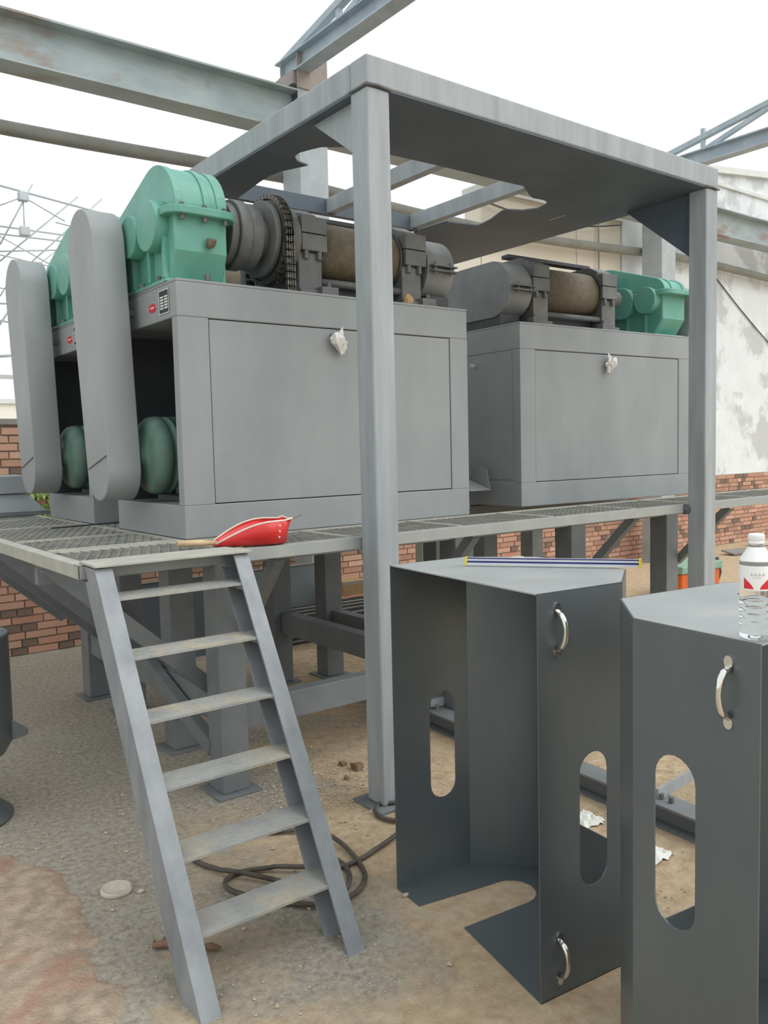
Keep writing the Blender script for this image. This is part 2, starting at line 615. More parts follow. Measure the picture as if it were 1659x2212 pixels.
# ================================================================== STEEL YARD FRAME (behind)
def column(x, label):
    t = thing('steel_column', label, 'column', (x, 6.75, 0), 'steel columns along the brick wall')
    MB().box(x - .15, x + .15, 6.6, 6.612, 0, 5.13).build('flange', 'column', t)
    MB().box(x - .15, x + .15, 6.888, 6.9, 0, 5.13).build('flange', 'column', t)
    MB().box(x - .006, x + .006, 6.612, 6.888, 0, 5.12).build('web', 'column', t)
    MB().box(x - .15, x - .142, 6.612, 6.888, 0, 4.5).build('side_plate', 'column', t)
    MB().box(x - .2, x + .2, 6.55, 6.95, 0, .02).build('base_plate', 'column', t)
    MB().box(x - .16, x + .16, 6.585, 6.6, 4.84, 5.16).build('cap_plate', 'rustplate', t)
    return t


XA, XB = 4.31, 9.78
column(XA, 'grey steel column behind the roof frame\'s near post')
column(XB, 'grey steel column behind the roof frame\'s far post')


def ibeam(mb, p, q, w, h, tw=.012, tf=.016, up=(0, 0, 1)):
    p, q = Vector(p), Vector(q)
    d = (q - p).normalized()
    a = d.cross(Vector(up)).normalized()
    b = a.cross(d)
    prof = [(-w / 2, 0), (w / 2, 0), (w / 2, tf), (tw / 2, tf), (tw / 2, h - tf), (w / 2, h - tf), (w / 2, h), (-w / 2, h), (-w / 2, h - tf), (-tw / 2, h - tf), (-tw / 2, tf), (-w / 2, tf)]
    return mb.section(prof, p, q, a, b)


def crane_beam(x0, x1, label):
    t = thing('crane_beam', label, 'beam', (x0, 6.72, 4.46), 'crane rail beams resting on the columns')
    ibeam(MB(), (x0, 6.72, 4.46), (x1, 6.72, 4.46), .24, .37, .012, .016).build('beam', 'beam', t)
    MB().box(x0, x1, 6.69, 6.75, 4.83, 4.87).build('rail', 'beam', t)
    k = 0
    x = x0 + .9
    while x < x1 - .2 and x0 > 5:
        MB().box(x - .004, x + .004, 6.61, 6.71, 4.478, 4.812).build('stiffener', 'beam', t)
        x += 2.1
    return t


crane_beam(-4.5, XA - .15, 'rust-streaked grey crane beam at upper left against the sky')
crane_beam(XA + .15, XB - .155, 'grey crane beam spanning between the two columns behind the roof frame')
crane_beam(XB + .155, 16.5, 'grey crane beam crossing the white plaster wall at right')


def truss(x, label):
    t = thing('roof_truss', label, 'truss', (x, 6.75, 5.0), 'roof trusses on the columns')
    ibeam(MB(), (x, 6.95, 4.99), (x, -2.0, 4.99), .15, .17, .012, .014).build('bottom_chord', 'truss', t)
    MB().bar((x, 6.9, 5.17), (x, -2.0, 6.6), .07, .06).build('top_chord', 'truss', t)
    ys = [6.0, 4.8, 3.5, 2.1, .6, -1]
    for i, y in enumerate(ys):
        zt = 5.17 + (6.9 - y) * 1.43 / 8.9
        MB().bar((x, y, 5.16), (x, y, zt + (.1 if i == 0 else 0)), .045, .045, (1, 0, 0)).build('vertical_strut', 'truss', t)
        if i < 5:
            y2 = ys[i + 1]
            MB().bar((x, y - .03, 5.16), (x, y2, 5.17 + (6.9 - y2) * 1.43 / 8.9), .05, .05, (1, 0, 0)).build('diagonal_strut', 'truss', t)
    MB().box(x - .09, x + .09, 6.62, 6.86, 4.88, 4.995).build('seat_plate', 'rustplate', t)
    return t


truss(XA - .1, 'blue-grey roof truss rising from the near column into the sky')
truss(9.6, 'blue-grey roof truss rising from the far column at right')
pth = []
for i in range(41):
    x = -3 + i * .48
    sag = -.09 * max(0, math.sin((x - 4.3) / 5.48 * math.pi)) if 4.3 < x < 9.78 else (-.03 * math.sin(x))
    pth.append((x, 7.0, 4.15 + sag))
t = tag(MB().tube(pth, .055, 12).build('service_pipe', 'pipe'), 'long grey-brown service pipe hung behind the columns', 'pipe')
for nm, a, b, s in (('power_cable', (6.98, 7.14, 4.42), (9.5, 7.14, 4.5), -.12), ('power_cable', (10.9, 7.138, 4.6), (14.5, 7.138, 2.6), -.1)):
    P = [Vector(a).lerp(Vector(b), k / 14) + Vector((0, 0, s * math.sin(math.pi * k / 14))) for k in range(15)]
    tag(MB().tube(P, .009, 5).build(nm, 'black_iron'), 'thin black cable slung across the beige wall' if a[0] < 7 else 'thin cable slanting down the white plaster wall', 'cable')

# ---- far space-frame roof, neighbouring hall, greenery behind the wall
sf = thing('space_frame_roof', 'open lattice of thin roof rods far behind at left', 'roof frame', (2, 17, 0))


def at(x, y, Yw):
    d = r * (x - 829.5) - u * (y - 1106) + f * FPX
    k = Yw / d.y
    return Vector((d.x * k, Yw, 1.6 + d.z * k))


rods = MB()
nodes = MB()
Y1, Y2 = 17.0, 18.5
for (a, b, Yw, rr) in [((-40, 390, ), (330, 490), Y1, .03), ((0, 528), (70, 398), Y1, .025), ((-10, 447), (50, 425), Y1, .02), ((50, 425), (140, 478), Y1, .02), ((50, 428), (53, 500), Y1, .02),
                       ((-10, 572), (168, 425), Y2, .03), ((-10, 487), (140, 508), Y2, .028), ((-10, 504), (150, 523), Y2, .028), ((-10, 543), (125, 540), Y2, .026), ((30, 600), (220, 430), Y2, .026),
                       ((-10, 505), (110, 572), Y2, .02), ((-10, 548), (110, 576), Y1, .02), ((120, 480), (250, 515), Y1, .02), ((60, 590), (130, 535), Y2, .02), ((0, 640), (40, 575), Y2, .02), ((-10, 655), (120, 660), Y2, .03),
                       ((-10, 770), (60, 765), Y2, .05), ((-10, 715), (40, 640), Y1, .03), ((-10, 690), (40, 700), Y1, .03), ((60, 660), (105, 705), Y1, .02), ((-10, 620), (100, 640), Y2, .02), ((150, 440), (290, 480), Y2, .02)]:
    rods.cyl(at(*a, Yw), at(*b, Yw), rr * .62, 6)
rods.build('lattice_rods', 'spaceframe', sf)
for (x, y, Yw) in ((50, 425, Y1), (53, 500, Y1)):
    c = at(x, y, Yw)
    MB().box(c.x - .085, c.x + .085, c.y - .085, c.y + .085, c.z - .08, c.z + .08).build('node_box', 'spaceframe', sf, .01)
for x in (1.5, 7.5):
    MB().cyl((x, 18, 0), (x, 18, at(50, 690, 18).z), .12, 12).build('support_column', 'spaceframe', sf)
fb = thing('far_building', 'pale far-off building seen over the brick wall at left', 'building', (6, 30, 0))
MB().box(2, 12, 30, 36, 0, 3.4).build('walls', 'far', fb)
MB().box(1.9, 12.1, 29.9, 36.1, 3.4, 3.55).build('roof_slab', 'parapet', fb)
for i in range(4):
    MB().box(6.2 + i * 1.4, 6.9 + i * 1.4, 29.96, 30.02, 1.5, 2.7).build('window', 'dark', fb)
MB().bar((-2, 9.5, 2.45), (9, 9.5, 2.45), .04, .04).build('railing', 'parapet', fb)
sh = thing('leafy_vine', 'small leafy green vine on the brick wall beside the grey bin', 'vine', (1.87, 7.1, 1.0))
sl = MB()
for i in range(70):
    c = V(1.88 + random.gauss(0, .09), 7.085 + random.uniform(-.03, .03), random.uniform(1.05, 1.42))
    a = Vector((random.gauss(0, 1), random.gauss(0, .3), random.gauss(0, .6))).normalized() * .05
    b = a.cross(V(0, 1, .4)).normalized() * .02
    sl.add([c - a, c + b, c + a + V(0, 0, -.012), c - b], [(0, 1, 2, 3)])
sl.build('foliage', 'leaf', sh)
for i in range(3):
    MB().tube([(1.87, 7.12, .95), (1.87 + random.uniform(-.04, .04), 7.11, 1.2), (1.87 + random.uniform(-.1, .1), 7.11, 1.4)], .006, 5).build('stem', 'leafdark', sh)

# ================================================================== PLATFORM
PZ = 1.21
PT = thing('steel_platform', 'grey steel work platform with expanded-mesh deck on square legs', 'platform', (.93, 3.04, 0))
# outer edge angle irons
LS = [(0, 0), (.055, 0), (.055, .006), (.006, .006), (.006, .055), (0, .055)]
MB().section([(0, 0), (.05, 0), (.05, -.006), (.006, -.006), (.006, -.052), (0, -.052)], (.93, 3.04, PZ), (8.2, 3.04, PZ), (0, 1, 0), (0, 0, 1)).build('front_edge_angle', 'grey_dusty', PT, .002)
MB().section([(0, 0), (.05, 0), (.05, -.006), (.006, -.006), (.006, -.052), (0, -.052)], (.93, 3.04, PZ - .0005), (.93, 6.4, PZ - .0005), (1, 0, 0), (0, 0, 1)).build('side_edge_angle', 'bar', PT, .002)
MB().box(1.0, 8.2, 3.5, 3.535, PZ - .008, PZ + .002).build('inner_edge_bar', 'bar', PT)
for y, x1 in ((3.59, 1.55), (4.09, 1.55), (4.88, 1.53), (5.55, 1.55), (6.35, 3.2)):
    MB().box(.98, x1, y - .018, y + .018, PZ - .008, PZ + .003).build('cross_bar', 'bar', PT)
MB().box(1.53, 1.566, 3.09, 6.4, PZ - .010, PZ + .001).build('inner_side_bar', 'bar', PT)
for x in (1.6, 2.15, 2.82, 3.5, 4.23, 4.85, 5.55, 6.3, 7.0, 7.7):
    MB().box(x - .015, x + .015, 3.09, 3.5, PZ - .008, PZ + .003).build('divider_bar', 'bar', PT)


def grating(name, x0, x1, y0, y1, dx=.042, dy=.1):
    mb = MB()
    nx = int((x1 - x0) / dx)
    ny = int((y1 - y0) / (dy / 2))
    for j in range(ny):
        for i in range(nx):
            o = (i + (.5 if j % 2 else 0)) * dx + x0
            y = y0 + j * dy / 2
            for s in (-1, 1):
                p = V(o + dx / 2, y, PZ - .006)
                q = V(o + dx / 2 + s * dx / 2, y + dy / 2, PZ - .006)
                if x0 <= q.x <= x1:
                    a = V(.0032, 0, 0)
                    z = V(0, 0, .005)
                    mb.add([p - a, p + a, q + a, q - a, p - a + z, p + a + z, q + a + z, q - a + z], [(0, 3, 2, 1), (4, 5, 6, 7), (0, 1, 5, 4), (1, 2, 6, 5), (2, 3, 7, 6), (3, 0, 4, 7)])
    return kind(mb.build(name, 'mesh', PT), 'stuff')


grating('expanded_mesh', .98, 8.2, 3.09, 3.5)
grating('expanded_mesh', .98, 1.53, 3.5, 6.35)
grating('expanded_mesh', 1.56, 3.3, 4.42, 4.8)
for y in (4.44, 4.76):
    MB().box(1.56, 3.4, y - .02, y + .02, PZ - .03, PZ - .008).build('joist', 'leg', PT)
# bent offcut bar lying between the presses
kb = tag(MB().bar((1.28, 4.6, PZ + .012), (1.95, 4.62, PZ + .02), .010, .008).build('steel_offcut', 'black_iron'), 'dark steel offcut bar lying on the mesh between the left presses', 'scrap bar')


# legs
def leg(x, y, z1=PZ - .05, w=.14, base=True):
    MB().box(x, x + w, y, y + w, .012, z1).build('leg', 'leg', PT, .006)
    if base:
        MB().box(x - .04, x + w + .04, y - .04, y + w + .04, 0, .012).build('base_plate', 'leg', PT, .002)


for (x, y) in ((1.68, 3.49), (1.75, 4.2), (1.77, 5.0), (1.72, 5.5), (3.16, 3.5), (4.15, 3.5), (5.17, 3.5), (2.81, 4.96), (3.18, 4.88), (5.41, 5.0), (4.3, 4.45), (3.62, 4.2), (5.9, 5.0)):
    leg(x, y)
# carrying beams under the presses
for y in (3.52, 4.26):
    MB().box(1.6, 5.75, y, y + .1, PZ - .13, PZ - .02).build('carrying_beam', 'leg', PT, .004)
for y in (5.02, 5.52):
    MB().box(1.6, 5.75, y, y + .1, PZ - .13, PZ - .02).build('carrying_beam', 'leg', PT, .004)
# low tie beams
MB().box(1.83, 3.15, 3.52, 3.6, .285, .42).build('tie_beam', 'leg', PT, .004)
MB().box(1.74, 1.8, 3.64, 5.5, .30, .44).build('tie_beam', 'leg', PT, .004)
MB().box(2.86, 2.95, 3.66, 4.95, .36, .5).build('tie_beam', 'leg', PT, .004)
MB().box(3.22, 3.30, 3.66, 4.87, .34, .48).build('tie_beam', 'leg', PT, .004)


# knee braces
def lbrace(p, q, w=.05):
    mb = MB()
    p, q = Vector(p), Vector(q)
    d = (q - p).normalized()
    a = Vector((1, 0, 0)) if abs(d.x) < .5 else Vector((0, 1, 0))
    b = d.cross(a).normalized()
    if b.z < 0:
        b = -b
    mb.section([(0, 0), (w, 0), (w, .006), (.006, .006), (.006, w), (0, w)], p, q, a, b)
    mb.build('knee_brace', 'leg', PT)


for x in (1.76, 2.9, 4.22, 5.27):
    lbrace((x, 3.08, PZ - .07), (x + .05, 3.52, .72))
for y in (3.6, 4.4, 5.15, 5.95):
    lbrace((.96, y, PZ - .09), (1.72, y + .1, .44), .07)
for y in (3.75, 4.95):
    MB().bar((.97, y, PZ - .12), (1.7, y, PZ - .12), .05, .07).build('outrigger', 'leg', PT)
MB().bar((1.70, 5.0, .66), (1.70, 3.62, .20), .05, .08).build('diagonal_brace', 'leg', PT)
MB().bar((4.17, 5.0, 0), (4.17, 5.0, 1.1), .08, .08, (1, 0, 0)).build('pale_post', 'pale', PT)


# ================================================================== ROLLER PRESSES
def make_press():
    T = thing('roller_press', 'x', 'machine', (1.57, 3.545, PZ), 'grey roller presses on the platform')
    X0, Y0, L_, D_ = 1.57, 3.545, 1.745, .85
    X1, Y1 = X0 + L_, Y0 + D_
    zt, zb, zo, zp = PZ + 1.167, PZ, PZ + .155, PZ + 1.0
    th = .06
    # cabinet: base plinth, top beam ring, front/back frames
    MB().box(X0, X1, Y0, Y1, zb + .002, zo).build('plinth', 'grey', T, .004)
    MB().box(X0, X1, Y0, Y1, zp, zt - .012).build('top_beam', 'grey', T, .005)
    MB().box(X0, X1, Y0, Y1, zt - .012, zt).build('top_plate', 'grey', T, .002)
    for ya, yb in ((Y0, Y0 + th), (Y1 - th, Y1)):
        MB().box(X0, X0 + .15, ya, yb, zo, zp).build('corner_post', 'grey', T, .003)
        MB().box(X1 - .13, X1, ya, yb, zo, zp).build('corner_post', 'grey', T, .003)
    for (ya, yb, yp) in ((Y0 + .004, Y0 + th, Y0), (Y1 - th, Y1 - .004, Y1)):
        d = MB().box(X0 + .154, X1 - .134, ya, yb, zo + .004, zp - .004).build('door', 'grey', T, .003)
        s = -1 if yp == Y0 else 1
        hx = X0 + .82 if s < 0 else X0 + .90
        hz = PZ + .965
        MB().cyl((hx, yp, hz), (hx, yp + s * .05, hz), .009, 10).build('door_knob', 'chrome', d)
        fm = MB()
        rn = random.Random(3)
        nr, ns_ = 7, 11
        for a in range(nr):
            t = a / (nr - 1)
            cz = hz + .012 - .105 * t
            cx_ = hx + .012 + .035 * t
            rad = .012 + .034 * math.sin(math.pi * min(1, t * 1.15)) ** .8
            for b in range(ns_):
                w = 2 * math.pi * b / ns_
                k = rad * rn.uniform(.65, 1.25)
                fm.v.append(V(cx_ + k * math.cos(w), yp + s * max(.004, .034 - .012 * t + .6 * k * math.sin(w)), cz + rn.uniform(-.007, .007)))
        for a in range(nr - 1):
            for b in range(ns_):
                fm.f.append((a * ns_ + b, a * ns_ + (b + 1) % ns_, (a + 1) * ns_ + (b + 1) % ns_, (a + 1) * ns_ + b))
                fm.sm.append(False)
        fm.add([V(hx + .02, yp + s * .035, hz + .01), V(hx + .055, yp + s * .03, hz + .0), V(hx + .052, yp + s * .025, hz + .045)], [(0, 1, 2)])
        fm.build('plastic_wrap', 'bagfilm', d)
    # closed roller-side end with inset door
    MB().box(X1 - .05, X1 - .004, Y0 + th, Y1 - th, zo, zp).build('end_panel', 'grey', T)
    ed = MB().box(X1 - .004, X1 - .001, Y0 + .08, Y1 - .08, zo + .02, zp - .02).build('end_door', 'grey', T)
    MB().cyl((X1, Y0 + .42, PZ + .93), (X1 + .045, Y0 + .42, PZ + .93), .012, 10).build('end_door_knob', 'film', ed)
    # dark inside
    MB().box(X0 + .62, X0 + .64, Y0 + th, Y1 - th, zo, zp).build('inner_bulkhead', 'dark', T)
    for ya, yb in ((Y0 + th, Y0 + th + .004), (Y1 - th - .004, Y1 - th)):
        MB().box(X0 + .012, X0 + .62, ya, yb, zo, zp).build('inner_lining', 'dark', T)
    # --- motor
    my, mz = 4.0, PZ + .385
    mo = MB().lathe([(.0, .0), (.05, 0), (.055, .015), (.12, .02), (.165, .03), (.185, .05), (.192, .075), (.192, .105), (.175, .11), (.175, .125), (.19, .13), (.19, .145), (.155, .15)], (X0 - .03, my, mz), (1, 0, 0), 28).cyl((X0 + .11, my, mz), (X0 + .58, my, mz), .155, 28).build('motor', 'motor', T)
    for k in range(30):
        a = 2 * math.pi * k / 30
        if math.sin(a) < -.75:
            continue
        MB().bar((X0 + .12, my + .17 * math.cos(a), mz + .17 * math.sin(a)), (X0 + .57, my + .17 * math.cos(a), mz + .17 * math.sin(a)), .005, .04, (0, math.cos(a), math.sin(a))).build('cooling_fin', 'motor', mo)
    MB().prism([(X0 + .15, my - .2, mz + .10), (X0 + .36, my - .2, mz + .10), (X0 + .30, my - .2, mz - .06), (X0 + .22, my - .2, mz - .06)], (0, -.06, 0)).build('terminal_box', 'motor', mo, .01)
    for s in (-1, 1):
        MB().box(X0 + .24, X0 + .5, my + s * .16 - .04, my + s * .16 + .04, mz - .205, mz - .12).build('motor_foot', 'motor', mo, .006)
    MB().box(X0 + .16, X0 + .58, my - .24, my + .24, zo, mz - .205).build('motor_rail', 'iron', T)
    # --- belt guard: tall rounded sheet cover
    gt = MB()
    prof = hull2((4.18, 2.605), .18, (4.065, 1.53), .15, 18)
    gt.prism([(1.36, y, z) for y, z in prof], (.16, 0, 0))
    for i in range(len(gt.sm)):
        gt.sm[i] = i >= 2
    gd = gt.build('belt_guard', 'grey', T, .006)
    MB().bar((1.357, 4.19, 1.535), (1.357, 3.925, 1.60), .004, .004, (1, 0, 0)).build('guard_seam', 'iron', gd)
    for (y, z) in ((4.05, 2.29),):
        MB().box(1.50, X0 + .01, y, y + .03, z - .012, z + .012).build('guard_bracket', 'iron', gd)
    # --- gearbox
    ax, az = 3.80, 2.665
    gx0, gx1 = 1.60, 1.86
    lo = MB().prism([(gx0, 3.605, 2.68), (gx0, 3.605, 2.515), (gx0, 3.67, 2.39), (gx0, 4.28, 2.39), (gx0, 4.36, 2.50), (gx0, 4.36, 2.68)], (gx1 - gx0, 0, 0)).build('gearbox_housing', 'green', T, .012, 3)
    hm = hull2((3.835, 2.695), .235, (4.27, 2.695), .1, 22)
    hm = [(y, max(z, 2.69)) for y, z in hm]
    hp = []
    for p in hm:
        if not hp or (abs(p[0] - hp[-1][0]) + abs(p[1] - hp[-1][1])) > 1e-5:
            hp.append(p)
    hb = MB().prism([(gx0 + .015, y, z) for y, z in hp], (gx1 - gx0 - .02, 0, 0))
    for i in range(2, len(hb.sm)):
        hb.sm[i] = True
    hu = hb.build('gearbox_cover', 'green', lo, .022, 3)
    # raised bands around the hump
    for xa, xb, e in ((gx0 + .005, gx0 + .04, .006), (1.745, 1.775, .008), (gx1 - .05, gx1 - .0, .006)):
        pr = hull2((3.835, 2.695), .235 + e, (4.27, 2.695), .1 + e, 22)
        pr2 = [(y, max(z, 2.692)) for y, z in pr]
        q = []
        for p in pr2:
            if not q or (abs(p[0] - q[-1][0]) + abs(p[1] - q[-1][1])) > 1e-5:
                q.append(p)
        m_ = MB().prism([(xa, y, z) for y, z in q], (xb - xa, 0, 0))
        m_.build('cover_rib', 'green', lo, .004)
    fo = []
    for cx_, cy_, a0 in ((gx0 + .03, 3.63, 180), (gx1 - .03, 3.63, 270), (gx1 - .03, 4.36, 0), (gx0 + .03, 4.36, 90)):
        for k in range(6):
            a = math.radians(a0 + k * 18)
            fo.append((cx_ + .075 * math.cos(a), cy_ + .075 * math.sin(a), 2.668))
    MB().prism(fo, (0, 0, .036)).build('split_flange', 'green', lo, .005)
    for x in (1.63, 1.74, 1.84):
        bolt((x, 3.582, 2.645), (x, 3.582, 2.668), .011, lo)
        bolt((x, 3.582, 2.704), (x, 3.582, 2.72), .011, lo)
    for y in (3.70, 3.9, 4.12, 4.3):
        for x in (1.575, 1.885):
            bolt((x, y, 2.645), (x, y, 2.725), .011, lo)
    for (y, z, rr) in ((3.775, 2.645, .115), (4.0, 2.64, .10)):
        MB().cyl((1.535, y, z), (1.605, y, z), rr, 32).build('bearing_cap', 'green', lo, .004)
    for (y, z, rr) in ((4.03, 2.645, .115), (4.25, 2.64, .095)):
        MB().cyl((1.855, y, z), (1.93, y, z), rr, 32).build('bearing_cap', 'green', lo, .004)
    MB().box(1.57, 1.60, 3.86, 3.92, 2.60, 2.69).build('cap_bridge', 'green', lo, .004)
    for y in (3.69, 3.86, 4.06, 4.22):
        MB().box(1.575, 1.605, y - .012, y + .012, 2.40, 2.6).build('side_rib', 'green', lo, .004)
        MB().box(1.858, 1.885, y - .012, y + .012, 2.40, 2.66).build('side_rib', 'green', lo, .004)
    MB().lathe([(0, .04), (.022, .04), (.024, .03), (.02, .012), (.013, 0)], (1.765, 3.585, 2.535), (0, -.35, 1), 12).cyl((1.765, 3.58, 2.55), (1.765, 3.61, 2.55), .013, 10).build('oil_plug', 'roller', lo)
    MB().box(1.565, 1.90, 3.64, 4.33, zt + .001, zt + .016).build('gearbox_foot', 'green', lo, .003)
    for y in (3.75, 3.95, 4.2):
        bolt((1.578, y, zt + .016), (1.578, y, zt + .04), .012, lo)
    bolt((1.75, 3.60, zt + .012), (1.75, 3.60, zt + .04), .014, lo)
    MB().box(X0 - .004, X0 + .02, Y0 + .12, Y1 - .1, zt, zt + .012).build('packing_strip', 'bar', T)
    # --- coupling, sprocket and chain
    cp_ = MB().cyl((1.855, ax, az), (1.95, ax, az), .085, 28).build('coupling', 'iron', T)
    MB().cyl((1.915, ax, az), (1.955, ax, az), .15, 40).build('coupling_flange', 'iron', cp_, .004)
    MB().cyl((1.957, ax, az), (2.02, ax, az), .168, 40).build('coupling_drum', 'iron', cp_, .006)
    MB().cyl((2.02, ax, az), (2.085, ax, az), .160, 40).build('coupling_sleeve', 'iron', cp_, .006)
    MB().cyl((2.085, ax, az), (2.16, ax, az), .105, 32).build('coupling_hub', 'iron', cp_, .004)
    nt = 38
    tp = []
    for k in range(nt):
        a = 2 * math.pi * k / nt
        for rr, da in ((.196, -.05), (.205, -.02), (.205, .02), (.196, .05)):
            tp.append((2.135, ax + rr * math.cos(a + da), az + rr * math.sin(a + da)))
    sk = MB().cyl((2.13, ax, az), (2.16, ax, az), .188, 44).build('sprocket', 'iron', T, .004)
    MB().prism([(2.178, y, z) for _, y, z in tp], (.022, 0, 0)).build('sprocket_plate', 'iron', sk)
    ch = MB()

    def link(y, z, ty, tz, k):
        for xo in (2.168, 2.182, 2.194, 2.208):
            ch.bar((xo, y - ty * .014, z - tz * .014), (xo, y + ty * .014, z + tz * .014), .006, .022, (0, -tz, ty))
        ch.cyl((2.166, y, z), (2.21, y, z), .008, 8)

    nl = 40
    for k in range(nl):
        a = 2 * math.pi * k / nl
        link(ax + .212 * math.cos(a), az + .212 * math.sin(a), -math.sin(a), math.cos(a), k)
    for k in range(9):
        link(ax - .212, az - .035 * k, 0, 1, k)
        link(ax + .205, az - .035 * k, 0, 1, k)
    ch.build('roller_chain', 'chain', T)
    # --- bearing blocks, rollers, gear guard
    ay2 = 4.13
    rz = 2.645

    def bearing(xa, xb):
        b = MB().prism([(xa, 3.66, zt), (xa, 3.66, 2.60), (xa, 3.70, 2.62), (xa, 3.70, 2.80), (xa, 3.78, 2.84), (xa, 4.16, 2.84), (xa, 4.24, 2.80), (xa, 4.24, 2.62), (xa, 4.28, 2.60), (xa, 4.28, zt)], (xb - xa, 0, 0)).build('bearing_block', 'iron', T, .006)
        for s in (-1, 1):
            def Q(y):
                return y if s < 0 else 7.94 - y

            def bxs(name, x0, x1, y0, y1, z0, z1):
                a, c = sorted((Q(y0), Q(y1)))
                MB().box(x0, x1, a, c, z0, z1).build(name, 'iron', b, .003)
            for z0 in (2.605, 2.692):
                bxs('clamp_block', xa + .01, xb + .02, 3.635, 3.74, z0, z0 + .082)
            for x in (xa + .04, xb - .02):
                bolt((x, Q(3.652), 2.565), (x, Q(3.652), 2.606), .016, b)
            bxs('block_foot', xa - .01, xb + .03, 3.63, 3.78, zt, zt + .035)
            bxs('stop_block', xb - .04, xb + .06, 3.60, 3.66, zt, zt + .05)
            bolt((xb + .02, Q(3.63), zt + .05), (xb + .02, Q(3.63), zt + .075), .012, b)
        return b

    b1 = bearing(2.28, 2.42)
    MB().cyl((2.225, ax, az), (2.285, ax, az), .175, 40).build('bearing_cover', 'iron', b1, .008)
    bearing(2.945, 3.08)
    for y in (ax + .005, ay2):
        ro = MB().cyl((2.43, y, rz), (2.94, y, rz), .148, 44).build('press_roller', 'roller', T)
        MB().cyl((2.425, y, rz), (2.44, y, rz), .155, 40).build('roller_collar', 'black_iron', ro)
        MB().cyl((2.93, y, rz), (2.945, y, rz), .155, 40).build('roller_collar', 'black_iron', ro)
        MB().cyl((2.1, y, rz), (3.2, y, rz), .06, 20).build('roller_shaft', 'iron', ro)
    for y in (3.69, 4.25):
        MB().cyl((2.42, y, 2.465), (2.95, y, 2.465), .02, 14).build('tie_rod', 'iron', T)
    MB().box(2.44, 2.93, 3.74, 4.2, zt + .01, zt + .1).build('discharge_trough', 'black_iron', T)
    MB().box(2.28, 3.08, 3.98, 4.05, 2.86, 2.885).build('top_tie_bar', 'black_iron', T, .003)
    gg = MB()
    pr = hull2((3.815, 2.615), .18, (4.125, 2.615), .18, 18)
    gg.prism([(3.11, y, z) for y, z in pr], (.2, 0, 0))
    for i in range(2, len(gg.sm)):
        gg.sm[i] = True
    gu = gg.build('gear_guard', 'guard', T, .004)
    for z in (2.612, 2.585):
        for ya in (3.595, 4.29):
            MB().box(3.12, 3.30, ya, ya + .06, z, z + .008).build('guard_flange', 'iron', gu)
    for x in (3.15, 3.26):
        bolt((x, 3.615, 2.57), (x, 3.615, 2.64), .008, gu)
        bolt((x, 4.33, 2.57), (x, 4.33, 2.64), .008, gu)
    MB().box(3.13, 3.30, 3.68, 4.2, zt, 2.46).build('guard_support', 'black_iron', T)
    # --- nameplate and badge on the drive end
    y0, z0 = 3.625, PZ + 1.03
    np_ = MB().box(X0 - .003, X0, y0, y0 + .105, z0, z0 + .10).build('nameplate', 'plateblack', T)
    ln = MB()
    for k in range(5):
        zz = z0 + .018 + k * .0125
        for (a, b) in ((.01, .046), (.056, .095)):
            ln.box(X0 - .0042, X0 - .003, y0 + a, y0 + b, zz, zz + .0075)
    e = .004
    ln.box(X0 - .0042, X0 - .003, y0 - e, y0 + .105 + e, z0 - e, z0).box(X0 - .0042, X0 - .003, y0 - e, y0 + .105 + e, z0 + .1, z0 + .1 + e)
    ln.box(X0 - .0042, X0 - .003, y0 - e, y0, z0, z0 + .1).box(X0 - .0042, X0 - .003, y0 + .105, y0 + .105 + e, z0, z0 + .1)
    ln.build('nameplate_print', 'plateline', np_)
    bd = MB()
    oc = [(X0 - .003, y0 + .19 + .042 * math.cos(t), z0 + .04 + .02 * math.sin(t)) for t in (2 * math.pi * k / 28 for k in range(28))]
    bd.prism(oc, (.003, 0, 0))
    bo = bd.build('badge', 'labelred', T)
    ll = MB()
    for k in range(3):
        ll.box(X0 - .0042, X0 - .003, y0 + .170 + k * .015, y0 + .180 + k * .015, z0 + .036, z0 + .045)
    ll.box(X0 - .0042, X0 - .003, y0 + .234, y0 + .241, z0 + .036, z0 + .044).box(X0 - .0042, X0 - .003, y0 + .139, y0 + .146, z0 + .036, z0 + .044)
    ll.build('badge_lettering', 'plateline', bo)
    return T


p1 = make_press()
p1['label'] = 'nearest grey roller press, with full green gearbox, sprocket chain and closed cabinet door'
p3 = copy_tree(p1)
p3['label'] = 'left rear roller press half hidden behind the nearest press\'s tall belt guard'
p3.location = (1.57, 3.545 + 1.25, PZ)
p2 = copy_tree(p1)
p2['label'] = 'right-hand roller press turned around, rounded gear guard at its left end'
a2 = math.pi - math.radians(2.7)
p2.rotation_euler = (0, 0, a2)
lc = Matrix.Rotation(a2, 3, 'Z') @ Vector((1.745, .85, 0))
p2.location = Vector((3.92, 3.71, PZ)) - lc

# crumpled brown wrapper left on the near press
cw = MB()
rw = random.Random(5)
for j in range(5):
    for i in range(9):
        a = 2 * math.pi * i / 9
        q = (.030, .034, .028, .018, .004)[j] * rw.uniform(.7, 1.25)
        cw.v.append(V(2.915 + q * math.cos(a), 3.575 + .7 * q * math.sin(a), PZ + 1.1675 + (0, .014, .03, .045, .052)[j] + rw.uniform(0, .005)))
for j in range(4):
    for i in range(9):
        cw.f.append((j * 9 + i, j * 9 + (i + 1) % 9, (j + 1) * 9 + (i + 1) % 9, (j + 1) * 9 + i))
        cw.sm.append(False)
tag(cw.build('crumpled_wrapper', 'card'), 'crumpled brown wrapper on the nearest press beside the near post', 'litter')
